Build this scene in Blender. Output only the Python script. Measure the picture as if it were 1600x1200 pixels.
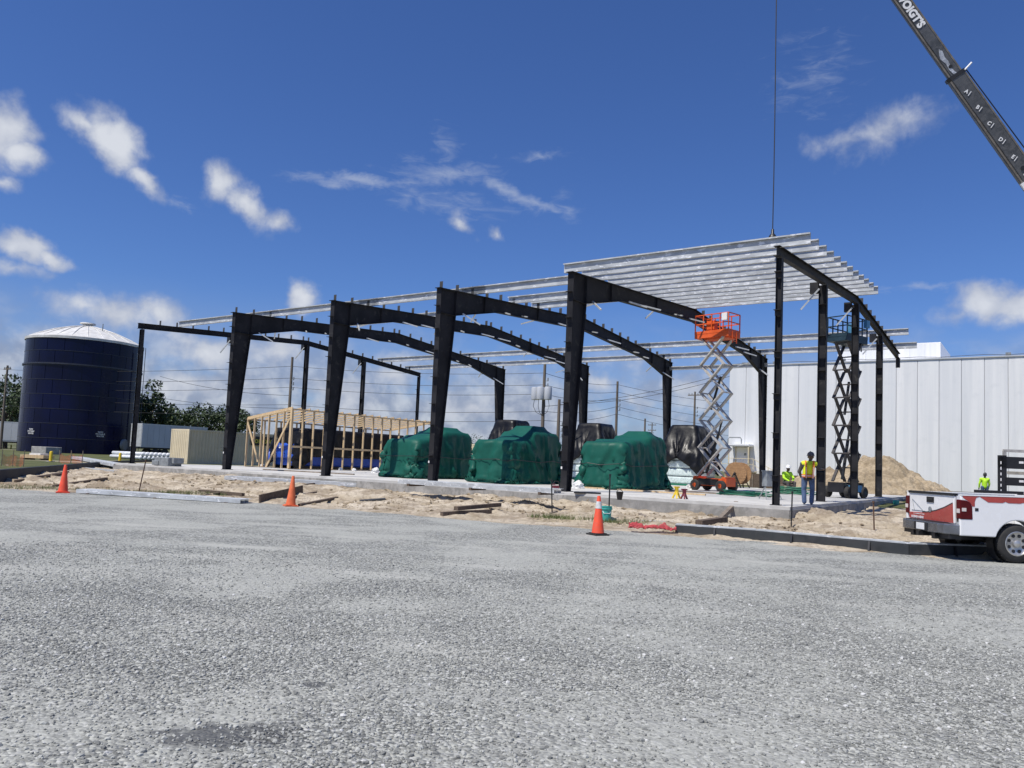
import bpy, bmesh, math, random
import numpy as np
from mathutils import Vector, Matrix
random.seed(7)
R = math.radians
scene = bpy.context.scene
col = scene.collection
for o in list(bpy.data.objects): bpy.data.objects.remove(o)

# ------------------------------------------------------------------ camera
FPX, PITCH, ROLL, CAMZ, CX, CY = 1213.1, .0718, .0415, 1.64, 797.9, 634.06
cp, sp, cr, sr = math.cos(PITCH), math.sin(PITCH), math.cos(ROLL), math.sin(ROLL)
FWD = Vector((0, cp, sp)); U0 = Vector((0, -sp, cp)); R0 = Vector((1, 0, 0))
XI = cr*R0 + sr*U0; UI = -sr*R0 + cr*U0
cam = bpy.data.cameras.new('camera'); camo = bpy.data.objects.new('camera', cam); col.objects.link(camo)
camo.matrix_world = Matrix(((XI.x, UI.x, -FWD.x, 0), (XI.y, UI.y, -FWD.y, 0), (XI.z, UI.z, -FWD.z, CAMZ), (0, 0, 0, 1)))
cam.sensor_width = 36; cam.lens = 36*FPX/1600
cam.shift_x = (800-CX)/1600; cam.shift_y = (CY-600)/1600
cam.clip_end = 4000; cam.clip_start = .1
scene.camera = camo
def ray(px, py): return (FWD + XI*((px-CX)/FPX) + UI*((CY-py)/FPX)).normalized()
def G(px, py, z=0.0):                                    # site survey: point of the photograph on the level z
    d = ray(px, py); t = (z-CAMZ)/d.z; return Vector((d.x*t, d.y*t, z))
def Q(px, py, Y):                                        # point of the photograph at the distance Y
    d = ray(px, py); t = Y/d.y; return Vector((d.x*t, Y, CAMZ+d.z*t))

# ------------------------------------------------------------------ sun, sky
SUN_EL = 61.0; SH = Vector((-.75, -.66)).normalized()
sd = Vector((SH.x*math.cos(R(SUN_EL)), SH.y*math.cos(R(SUN_EL)), math.sin(R(SUN_EL))))
sl = bpy.data.lights.new('sun', 'SUN'); sl.energy = 5.0; sl.angle = R(.53); sl.color = (1, .95, .865)
so = bpy.data.objects.new('sun', sl); col.objects.link(so); so.rotation_euler = sd.to_track_quat('Z', 'Y').to_euler(); so.location = (-20, -20, 60)
vs = scene.view_settings; vs.view_transform = 'Standard'; vs.look = 'None'; vs.exposure = 0; vs.gamma = 1; vs.use_curve_mapping = False
world = bpy.data.worlds.new('World'); scene.world = world; world.use_nodes = True

class NT:
    def __init__(s, tree): s.t = tree; s.n = tree.nodes; s.l = tree.links
    def new(s, typ, **kw):
        n = s.n.new(typ)
        for k, v in kw.items(): setattr(n, k, v)
        return n
    def put(s, sock, v):
        if isinstance(v, bpy.types.NodeSocket): s.l.new(v, sock)
        elif v is not None: sock.default_value = v
    def math(s, op, a, b=None, c=None, clamp=False):
        n = s.new('ShaderNodeMath', operation=op, use_clamp=clamp)
        s.put(n.inputs[0], a); s.put(n.inputs[1], b)
        if c is not None: s.put(n.inputs[2], c)
        return n.outputs[0]
    def mix(s, f, a, b, blend='MIX'):
        n = s.new('ShaderNodeMix', data_type='RGBA', blend_type=blend)
        s.put(n.inputs[0], f); s.put(n.inputs[6], c4(a)); s.put(n.inputs[7], c4(b)); return n.outputs[2]
    def ramp(s, v, a, b, c=0., d=1., smooth=True):
        n = s.new('ShaderNodeMapRange', interpolation_type='SMOOTHSTEP' if smooth else 'LINEAR'); n.clamp = True if not smooth else n.clamp
        s.put(n.inputs[0], v); s.put(n.inputs[1], a); s.put(n.inputs[2], b); s.put(n.inputs[3], c); s.put(n.inputs[4], d); return n.outputs[0]
    def noise(s, vec, scale, detail=4, rough=.55, dist=0., out=0):
        n = s.new('ShaderNodeTexNoise'); s.put(n.inputs['Vector'], vec)
        n.inputs['Scale'].default_value = scale; n.inputs['Detail'].default_value = detail
        n.inputs['Roughness'].default_value = rough; n.inputs['Distortion'].default_value = dist
        return n.outputs[out]
    def mapping(s, vec, loc=(0,0,0), rot=(0,0,0), scale=(1,1,1), typ='POINT'):
        n = s.new('ShaderNodeMapping', vector_type=typ); s.put(n.inputs[0], vec)
        n.inputs[1].default_value = loc; n.inputs[2].default_value = rot; n.inputs[3].default_value = scale; return n.outputs[0]
def c4(c):
    if isinstance(c, (tuple, list)): return (c[0], c[1], c[2], 1)
    return c

def build_world():
    w = NT(world.node_tree); w.n.clear()
    sky = w.new('ShaderNodeTexSky', sky_type='NISHITA'); sky.sun_disc = False
    sky.sun_elevation = R(SUN_EL); sky.sun_rotation = math.atan2(SH.x, SH.y); sky.air_density = 1.0; sky.dust_density = .35; sky.ozone_density = 2.2
    hs = w.new('ShaderNodeHueSaturation'); w.l.new(sky.outputs[0], hs.inputs['Color']); hs.inputs['Saturation'].default_value = 1.05; hs.inputs['Value'].default_value = .83
    tint = w.mix(1., hs.outputs[0], (.70,.95,1.50), 'MULTIPLY')
    tc = w.new('ShaderNodeTexCoord'); d = tc.outputs['Generated']
    sx = w.new('ShaderNodeSeparateXYZ'); w.l.new(d, sx.inputs[0])
    az = w.math('ARCTAN2', sx.outputs[0], sx.outputs[1]); el = w.math('ARCSINE', sx.outputs[2])
    cb = w.new('ShaderNodeCombineXYZ'); w.l.new(az, cb.inputs[0]); w.l.new(el, cb.inputs[1])
    p = cb.outputs[0]
    # a wobble of the position makes the outlines billow
    nv = w.new('ShaderNodeTexNoise'); w.l.new(p, nv.inputs['Vector']); nv.inputs['Scale'].default_value = 26; nv.inputs['Detail'].default_value = 4; nv.inputs['Roughness'].default_value = .6
    off = w.new('ShaderNodeVectorMath', operation='MULTIPLY_ADD'); w.l.new(nv.outputs['Color'], off.inputs[0]); off.inputs[1].default_value = (.034, .026, 0); w.l.new(p, off.inputs[2])
    off2 = w.new('ShaderNodeVectorMath', operation='SUBTRACT'); w.l.new(off.outputs[0], off2.inputs[0]); off2.inputs[1].default_value = (.017, .013, 0)
    pw = off2.outputs[0]
    K = 1/FPX
    def blobs(lst, vec):
        acc = None; grad = None
        for (px, py, rx, ry, rot, amp) in lst:
            dd = ray(px, py); a = math.atan2(dd.x, dd.y); e = math.asin(dd.z)
            m = w.mapping(vec, (a, e, 0), (0, 0, R(-rot)), (rx*K/math.cos(e), ry*K, 1), 'TEXTURE')
            L = w.new('ShaderNodeVectorMath', operation='LENGTH'); w.l.new(m, L.inputs[0])
            f = w.math('MULTIPLY_ADD', L.outputs['Value'], -amp, amp)
            acc = f if acc is None else w.math('MAXIMUM', acc, f)
        return acc
    cum = [(5,205,48,52,20,1.05),(30,238,38,26,10,1.),(0,284,24,14,0,.5),
           (178,222,62,36,35,1.1),(135,194,42,20,15,.75),(222,275,48,17,38,.75),
           (348,285,32,36,60,.85),(385,320,56,28,38,.85),(432,346,32,20,5,.7),
           (36,385,44,24,10,1.05),(75,402,40,15,20,.85),(25,418,52,17,0,.5),
           (719,348,28,15,32,.55),(776,368,20,12,28,.5),
           (1385,200,82,34,-12,.55),(1325,218,66,24,0,.35),
           (1545,476,62,34,10,.95),(1590,478,60,28,0,1.),(1500,492,50,16,0,.5),
           (474,468,30,32,-25,1.),(190,490,110,30,4,.75),(245,488,46,32,0,.85),(130,478,50,20,10,.6),
           (430,545,70,34,0,.7),(325,550,62,32,10,.9),(535,612,80,34,0,.7),(300,602,80,26,0,.75),(385,600,60,22,0,.6),(610,585,60,24,0,.6),(740,640,70,24,0,.6),
           (930,600,52,26,12,.7),(1085,600,60,22,0,.7),(985,624,36,14,0,.45),(1000,560,60,16,0,.3),(620,560,60,22,0,.4)]
    F = blobs(cum, pw)
    n1 = w.noise(p, 30, 5, .56, .2); n2 = w.noise(w.mapping(p, scale=(1, 1.6, 1)), 10, 5, .58, .1)
    Fn = w.math('ADD', F, w.math('MULTIPLY_ADD', n1, 1.0, -.5))
    dens = w.ramp(Fn, -.05, .72)
    # broken cloud low over the horizon, all round
    low = w.ramp(el, .06, .20, 1., 0.); low2 = w.ramp(az, -.1, .4, .25, .05)
    band = w.math('MULTIPLY', w.ramp(w.math('ADD', n2, w.math('MULTIPLY', low, low2)), .48, .74), low)
    n3 = w.noise(w.mapping(p, loc=(3, 7, 0), scale=(1, 1.7, 1)), 5, 4, .58, .2)
    veil = w.math('MULTIPLY', w.ramp(n3, .30, .68), w.ramp(el, .02, .21, .9, 0.))
    # thin streaks of cirrus
    cir = [(560,283,125,13,-4,.8),(700,272,105,24,0,.65),(790,298,72,16,26,.85),(842,321,52,8,8,.8),(690,316,120,22,8,.45),
           (700,232,24,44,-25,.4),(845,246,62,8,-3,.4),(888,328,30,26,40,.35),(1270,120,60,60,20,.28),(1440,450,90,7,0,.45),(270,310,50,10,12,.3)]
    pc = w.mapping(p, scale=(1, 3.2, 1), rot=(0, 0, R(-6)))
    nc = w.noise(pc, 26, 5, .62, .8)
    Fc = blobs(cir, pw)
    cd = w.math('MULTIPLY', w.ramp(w.math('ADD', Fc, w.math('MULTIPLY_ADD', nc, 1.2, -.55)), .05, 1.), .60)
    # sunlit tops, greyer undersides
    shn = w.ramp(w.noise(w.mapping(p, loc=(-.006, .012, 0)), 24, 3, .5, .2), .36, .66)
    sh = w.math('ADD', w.ramp(Fn, .0, 1.15, 0., .72), w.math('MULTIPLY', shn, .42), clamp=True)
    cc = w.mix(sh, (4.2, 4.7, 6.0), (8.0, 8.3, 8.9))
    lc = w.mix(w.ramp(n1, .38, .66), (3.3, 3.8, 5.1), (6.4, 6.8, 7.6))
    c = w.mix(veil, tint, (3.6, 4.2, 5.6))
    c = w.mix(w.math('MULTIPLY', band, .85), c, lc)
    c = w.mix(cd, c, (4.9, 5.6, 7.2))
    c = w.mix(w.math('MULTIPLY', dens, .93), c, cc)
    bg = w.new('ShaderNodeBackground'); w.l.new(c, bg.inputs[0]); bg.inputs[1].default_value = .09
    world.cycles.sampling_method = 'NONE'
    out = w.new('ShaderNodeOutputWorld'); w.l.new(bg.outputs[0], out.inputs[0])
build_world()

# ------------------------------------------------------------------ materials
MATS = {}
def mat(name, c, rough=.6, metal=0., var=.12, vscale=3., bump=0., bscale=30., c2=None, spec=None, coat=0., stretch=None, alpha=None, thr=(.4, .62)):
    if name in MATS: return MATS[name]
    m = bpy.data.materials.new(name); m.use_nodes = True; t = NT(m.node_tree)
    b = t.n['Principled BSDF']; tc = t.new('ShaderNodeTexCoord'); v = tc.outputs['Object']
    if stretch: v = t.mapping(v, scale=stretch)
    n = t.noise(v, vscale, 6, .6)
    dark = tuple(x*(1-var) for x in c); lite = tuple(min(1, x*(1+var)) for x in c)
    cc = t.mix(t.ramp(n, .3, .7), dark, lite)
    if c2: cc = t.mix(t.ramp(t.noise(v, vscale*2.3, 8, .65, .4), *thr), cc, c2)
    t.put(b.inputs['Base Color'], cc); b.inputs['Metallic'].default_value = metal
    t.put(b.inputs['Roughness'], t.ramp(n, .2, .8, max(.05, rough-.1), min(1, rough+.1)))
    if spec is not None: b.inputs['Specular IOR Level'].default_value = spec
    b.inputs['Coat Weight'].default_value = coat
    if alpha: b.inputs['Alpha'].default_value = alpha
    if bump:
        bn = t.new('ShaderNodeBump'); bn.inputs['Strength'].default_value = bump; bn.inputs['Distance'].default_value = .02
        t.l.new(t.noise(v, bscale, 6, .6), bn.inputs['Height']); t.l.new(bn.outputs[0], b.inputs['Normal'])
    MATS[name] = m; return m
M = dict(
 steel=mat('primed_steel', (.030,.030,.033), .55, 0, .25, 1.3, .06, 25, spec=.06, c2=(.06,.058,.055), thr=(.56,.68)),
 steel2=mat('bare_primer', (.06,.058,.056), .6, 0, .3, 2., spec=.3),
 galv=mat('galvanized', (.47,.49,.50), .55, .12, .2, 1.6, .05, 12, c2=(.78,.79,.80), stretch=(.9,2,2.6), thr=(.56,.62)),  # pale noise patches: white rust, with reflections imitated in the colour
 brace=mat('brace_metal', (.55,.57,.58), .45, .3, .1),
 concrete=mat('concrete', (.56,.55,.52), .85, 0, .10, .5, .15, 18, c2=(.46,.45,.425)),
 concrete_raw=mat('concrete_face', (.34,.33,.31), .9, 0, .25, 1.5, .3, 20, c2=(.24,.235,.22)),
 wood_new=mat('new_lumber', (.58,.43,.25), .7, 0, .16, 4, .1, 40, stretch=(3,3,.4)),
 wood_old=mat('weathered_lumber', (.085,.06,.042), .85, 0, .4, 6, .3, 30, stretch=(3,3,.7), c2=(.16,.12,.09)),
 wood_grey=mat('grey_lumber', (.22,.18,.14), .85, 0, .3, 5, .3, 30),
 form=mat('form_board', (.030,.034,.036), .6, 0, .3, 1.6, .1, 20, c2=(.04,.042,.044)),
 kerbdark=mat('kerb_dark', (.018,.021,.027), .7, 0, .3, 1.2, .1, 20),
 tarp=mat('green_tarp', (.009,.088,.064), .5, 0, .10, 1.2, .04, 9, spec=.22),
 btarp=mat('black_tarp', (.008,.008,.009), .4, 0, .3, 3, .3, 10, spec=.3),
 bluetarp=mat('blue_tarp', (.012,.07,.42), .4, 0, .2, 2, .2, 10),
 black=mat('black_paint', (.015,.015,.017), .45, 0, .2, 3),
 rubber=mat('rubber', (.028,.027,.026), .8, 0, .25, 8, .3, 60),
 orange=mat('orange_paint', (.72,.115,.025), .45, 0, .12, 3),
 cone=mat('cone_orange', (.85,.085,.03), .5, 0, .1, 6, c2=(.70,.10,.05)),
 cone_o=mat('cone_faded', (.70,.15,.05), .55, 0, .12, 6),
 white=mat('white_paint', (.82,.82,.82), .35, 0, .05, 2),
 truckw=mat('truck_white', (.84,.835,.82), .25, 0, .03, 1.5, coat=.4),
 truckr=mat('truck_red', (.42,.06,.05), .3, 0, .1, 2, coat=.4),
 lampred=mat('lamp_red', (.085,.002,.004), .25, 0, .1, 5, spec=.3),
 lampclear=mat('lamp_clear', (.7,.62,.58), .15, 0, .05),
 chrome=mat('bumper_metal', (.22,.23,.25), .25, .7, .15, 4),
 alloy=mat('wheel_alloy', (.52,.51,.49), .35, .7, .1, 8),
 glass=mat('dark_glass', (.01,.012,.015), .05, 0, 0, 1, coat=1.),
 armgrey=mat('lift_arm_grey', (.43,.41,.38), .5, 0, .2, 5),
 armdark=mat('lift_arm_dark', (.03,.028,.028), .6, 0, .3, 5, c2=(.07,.06,.058)),
 blue=mat('lift_blue', (.012,.035,.055), .5, 0, .25, 3),
 bluepale=mat('lift_label_blue', (.08,.26,.45), .5),
 reel=mat('reel_wood', (.40,.235,.115), .75, 0, .3, 6, .25, 30, stretch=(1,1,5), c2=(.24,.13,.06)),
 beige=mat('container_beige', (.66,.57,.395), .55, 0, .07, 1),
 tank=mat('tank_navy', (.003,.005,.030), .2, 0, .35, .25, spec=.22),
 tankrib=mat('tank_rib', (.03,.032,.045), .4, .0, .2),
 dome=mat('tank_dome', (.66,.655,.63), .5, 0, .06, .6, c2=(.54,.53,.50)),
 trailer=mat('trailer_white', (.46,.48,.51), .4, 0, .06, .6),
 teal=mat('teal_plastic', (.05,.40,.34), .4), pvc=mat('white_pipe', (.78,.80,.82), .35),
 yellow=mat('yellow_paint', (.78,.55,.03), .5), hose=mat('green_hose', (.02,.16,.09), .45),
 pole=mat('pole_wood', (.15,.125,.10), .9, 0, .25, 3, stretch=(4,4,.3)), wire=mat('wire_black', (.02,.02,.022), .6),
 boom=mat('boom_grey', (.075,.078,.082), .4, .2, .25, 2.5, c2=(.11,.11,.112)), boomedge=mat('boom_edge', (.15,.135,.115), .6, .2, .3, 5),
 worn=mat('boom_worn', (.55,.57,.60), .4, .3, .2, 4, c2=(.30,.31,.33)),
 skin=mat('skin', (.10,.06,.04), .55), denim=mat('denim', (.07,.11,.20), .85, 0, .25, 9, .3, 30),
 lime=mat('lime_shirt', (.50,.85,.04), .75, 0, .1, 8), vesty=mat('vest_yellow', (.72,.80,.02), .6, 0, .08, 8),
 vesto=mat('vest_orange', (.85,.20,.03), .6), hivis=mat('vest_silver', (.62,.62,.58), .4),
 greyshirt=mat('grey_shirt', (.075,.068,.065), .85), darkhat=mat('dark_hard_hat', (.035,.032,.034), .3, 0, .5, 14, c2=(.2,.17,.15)), boot=mat('boot', (.03,.027,.03), .7),
 plastic=mat('clear_wrap', (.50,.60,.58), .12, 0, .2, 6, .5, 9, spec=.8, c2=(.72,.80,.78)),
 bag=mat('white_bag', (.72,.72,.70), .5, 0, .1, 8, .5, 12), greybox=mat('grey_box', (.22,.24,.25), .5, 0, .2, 6),
 netting=mat('red_netting', (.50,.07,.08), .7, 0, .3, 12), maroon=mat('maroon_paint', (.16,.02,.035), .5),
 bark=mat('bark', (.09,.07,.055), .9, 0, .3, 4), signblack=mat('sign_black', (.012,.012,.012), .5), signyellow=mat('sign_yellow', (.72,.62,.06), .6),
 lettering=mat('white_lettering', (.80,.80,.79), .5, 0, .04), reflective=mat('cone_collar', (.62,.62,.60), .4, 0, .15, 10), rust=mat('rusty_bar', (.10,.055,.035), .85, 0, .3, 8),
)
def leaf_mat(name, a, b):
    m = bpy.data.materials.new(name); m.use_nodes = True; t = NT(m.node_tree); bs = t.n['Principled BSDF']
    g = t.new('ShaderNodeNewGeometry'); tc = t.new('ShaderNodeTexCoord')
    f = t.math('ADD', t.math('MULTIPLY', g.outputs['Random Per Island'], .55), t.math('MULTIPLY', t.noise(tc.outputs['Object'], .6, 3), .45))
    t.put(bs.inputs['Base Color'], t.mix(f, a, b)); bs.inputs['Roughness'].default_value = .65
    MATS[name] = m; return m
M['leaf'] = leaf_mat('tree_leaves', (.018,.035,.012), (.06,.095,.03)); M['blade'] = leaf_mat('grass_blades', (.05,.085,.02), (.17,.19,.06))

def gravel_mat():
    m = bpy.data.materials.new('gravel'); m.use_nodes = True; t = NT(m.node_tree); b = t.n['Principled BSDF']
    tc = t.new('ShaderNodeTexCoord'); v = tc.outputs['Object']
    patch = t.noise(v, .42, 5, .58, .6)                       # stony against dusty, driven-on ground
    tracks = t.noise(t.mapping(v, rot=(0,0,R(20)), scale=(.18,1.1,1)), 1., 4, .55, .3)
    stony = t.ramp(t.math('ADD', t.math('MULTIPLY', patch, .65), t.math('MULTIPLY', tracks, .35)), .40, .58)
    vo = t.new('ShaderNodeTexVoronoi'); t.l.new(v, vo.inputs['Vector']); vo.inputs['Scale'].default_value = 34; vo.inputs['Randomness'].default_value = 1
    sx = t.new('ShaderNodeSeparateColor'); t.l.new(vo.outputs['Color'], sx.inputs[0])
    vo2 = t.new('ShaderNodeTexVoronoi'); t.l.new(v, vo2.inputs['Vector']); vo2.inputs['Scale'].default_value = 13
    s2 = t.new('ShaderNodeSeparateColor'); t.l.new(vo2.outputs['Color'], s2.inputs[0])
    fine = t.noise(v, 60, 6, .7)
    dust = t.mix(t.ramp(fine, .3, .7), (.285,.289,.262), (.41,.415,.375))
    stone = t.mix(sx.outputs[0], (.045,.047,.043), (.515,.522,.475))
    stone = t.mix(t.math('MULTIPLY', t.ramp(sx.outputs[1], .93, .97), .8), stone, (.62,.62,.61))
    stone = t.mix(t.math('MULTIPLY', t.ramp(s2.outputs[1], .80, .9), .5), stone, (.12,.125,.13))
    c = t.mix(t.math('MULTIPLY_ADD', stony, .60, .22), dust, stone)
    c = t.mix(t.math('MULTIPLY', t.ramp(t.noise(v, 1.7, 6, .6, .3), .45, .75), .25), c, (.20,.205,.21))
    c = t.mix(t.math('MULTIPLY', t.ramp(t.noise(v, 16, 6, .75), .53, .62), .55), c, (.09,.092,.09))
    c = t.mix(t.math('MULTIPLY', t.ramp(t.noise(v, 23, 5, .75), .55, .64), .55), c, (.56,.56,.54))
    # wheel tracks: fines worn pale along shallow curves
    pv = t.new('ShaderNodeSeparateXYZ'); t.l.new(t.mapping(v, rot=(0,0,R(14))), pv.inputs[0])
    yy_ = t.math('ADD', t.math('ADD', pv.outputs[1], t.math('MULTIPLY', t.math('SINE', t.math('MULTIPLY', pv.outputs[0], .22)), .8)), t.math('MULTIPLY_ADD', t.noise(v, .9, 4, .6), .7, -.35))
    trk = None
    for off_ in (6.1, 7.75, 9.6, 11.2, 13.6, 15.2):
        q_ = t.ramp(t.math('ABSOLUTE', t.math('SUBTRACT', yy_, off_)), .06, .26, 1., 0.); trk = q_ if trk is None else t.math('MAXIMUM', trk, q_)
    trk = t.math('MULTIPLY', trk, t.ramp(t.noise(v, .5, 4, .6), .40, .58))
    c = t.mix(t.math('MULTIPLY', trk, .6), c, (.40,.40,.365))
    # damp spots
    damp = None
    for (x, y, r, q) in ((352,1150,.55,.5),(488,1070,.13,.8)):
        g = G(x, y); mm = t.mapping(v, (g.x, g.y, 0), (0,0,R(12)), (r, r*q, 1), 'TEXTURE')
        L = t.new('ShaderNodeVectorMath', operation='LENGTH'); t.l.new(mm, L.inputs[0])
        k = t.math('SUBTRACT', 1., L.outputs['Value']); damp = k if damp is None else t.math('MAXIMUM', damp, k)
    dm = t.ramp(t.math('ADD', damp, t.math('MULTIPLY_ADD', t.noise(v, 6, 5, .65), 1.6, -.9)), .0, .35)
    c = t.mix(t.math('MULTIPLY', dm, .85), c, (.075,.076,.074))
    t.put(b.inputs['Base Color'], c); t.put(b.inputs['Roughness'], t.math('MULTIPLY_ADD', dm, -.3, .92))
    h = t.math('ADD', t.math('MULTIPLY', t.math('SUBTRACT', 1., vo.outputs['Distance']), t.math('MULTIPLY_ADD', stony, .8, .25)), t.math('MULTIPLY', t.noise(v, 4, 5, .6), .5))
    bn = t.new('ShaderNodeBump'); bn.inputs['Strength'].default_value = .95; bn.inputs['Distance'].default_value = .032
    t.l.new(h, bn.inputs['Height']); t.l.new(bn.outputs[0], b.inputs['Normal'])
    return m
def stone_mat():
    m = bpy.data.materials.new('gravel_stone'); m.use_nodes = True; t = NT(m.node_tree); b = t.n['Principled BSDF']
    oi = t.new('ShaderNodeObjectInfo'); r = oi.outputs['Random']
    c = t.mix(r, (.11,.114,.104), (.485,.492,.45)); c = t.mix(t.math('MULTIPLY', t.ramp(r, .97, .98), .8), c, (.66,.655,.64))
    tc = t.new('ShaderNodeTexCoord'); c = t.mix(t.math('MULTIPLY', t.noise(tc.outputs['Object'], 3, 5, .6), .5), c, (.30,.30,.295))
    t.put(b.inputs['Base Color'], c); b.inputs['Roughness'].default_value = .88
    return m
def sand_mat(name='sand', a=(.47,.39,.275), bb=(.66,.575,.45), dark=(.24,.18,.12)):
    m = bpy.data.materials.new(name); m.use_nodes = True; t = NT(m.node_tree); b = t.n['Principled BSDF']
    tc = t.new('ShaderNodeTexCoord'); v = tc.outputs['Object']
    c = t.mix(t.ramp(t.noise(v, .8, 6, .6, .4), .35, .65), a, bb)
    c = t.mix(t.math('MULTIPLY', t.ramp(t.noise(t.mapping(v, rot=(0,0,R(25)), scale=(.45,.9,1)), 1.5, 8, .62, .6), .47, .58), .62), c, dark)
    c = t.mix(t.math('MULTIPLY', t.ramp(t.noise(t.mapping(v, scale=(1,.5,1)), 7, 7, .7), .50, .60), .5), c, dark)
    c = t.mix(t.math('MULTIPLY', t.ramp(t.noise(v, 45, 5, .7), .52, .62), .5), c, (.3,.25,.18))
    t.put(b.inputs['Base Color'], c); b.inputs['Roughness'].default_value = .95
    bn = t.new('ShaderNodeBump'); bn.inputs['Strength'].default_value = 1.; bn.inputs['Distance'].default_value = .10
    t.l.new(t.noise(v, 9, 8, .7), bn.inputs['Height']); t.l.new(bn.outputs[0], b.inputs['Normal'])
    return m
def field_mat():
    m = bpy.data.materials.new('field'); m.use_nodes = True; t = NT(m.node_tree); b = t.n['Principled BSDF']
    tc = t.new('ShaderNodeTexCoord'); v = tc.outputs['Object']
    c = t.mix(t.ramp(t.noise(v, .35, 8, .65), .35, .65), (.055,.068,.016), (.11,.115,.035))
    c = t.mix(t.math('MULTIPLY', t.ramp(t.noise(v, .06, 5, .6, .5), .56, .66), .8), c, (.40,.35,.26))
    t.put(b.inputs['Base Color'], c); b.inputs['Roughness'].default_value = .9
    bn = t.new('ShaderNodeBump'); bn.inputs['Strength'].default_value = .6; bn.inputs['Distance'].default_value = .08
    t.l.new(t.noise(v, 8, 6, .7), bn.inputs['Height']); t.l.new(bn.outputs[0], b.inputs['Normal'])
    return m
def panel_mat():
    m = bpy.data.materials.new('wall_panel'); m.use_nodes = True; t = NT(m.node_tree); b = t.n['Principled BSDF']
    tc = t.new('ShaderNodeTexCoord'); v = tc.outputs['Object']; oi = t.new('ShaderNodeObjectInfo')
    sh = t.new('ShaderNodeVectorMath', operation='ADD'); t.l.new(v, sh.inputs[0]); cx = t.new('ShaderNodeCombineXYZ'); t.l.new(t.math('MULTIPLY', oi.outputs['Random'], 90.), cx.inputs[0]); t.l.new(cx.outputs[0], sh.inputs[1])
    st = t.noise(t.mapping(sh.outputs[0], scale=(1.6,1.6,.05)), 1., 7, .62, .2)
    c = t.mix(t.ramp(st, .34, .66), (.68,.69,.695), (.79,.79,.78))
    c = t.mix(t.math('MULTIPLY', t.ramp(t.noise(sh.outputs[0], 1.1, 7, .65), .52, .72), .3), c, (.58,.60,.61))
    c = t.mix(t.math('MULTIPLY', t.math('SUBTRACT', oi.outputs['Random'], .3, clamp=True), .5), c, (.60,.63,.66))
    t.put(b.inputs['Base Color'], c); b.inputs['Roughness'].default_value = .5
    return m
M['gravel'] = gravel_mat(); M['stone'] = stone_mat(); M['sand'] = sand_mat(); M['pile'] = sand_mat('sand_pile', (.38,.30,.195), (.49,.395,.27), (.22,.165,.10)); M['field'] = field_mat(); M['panel'] = panel_mat()

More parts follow.
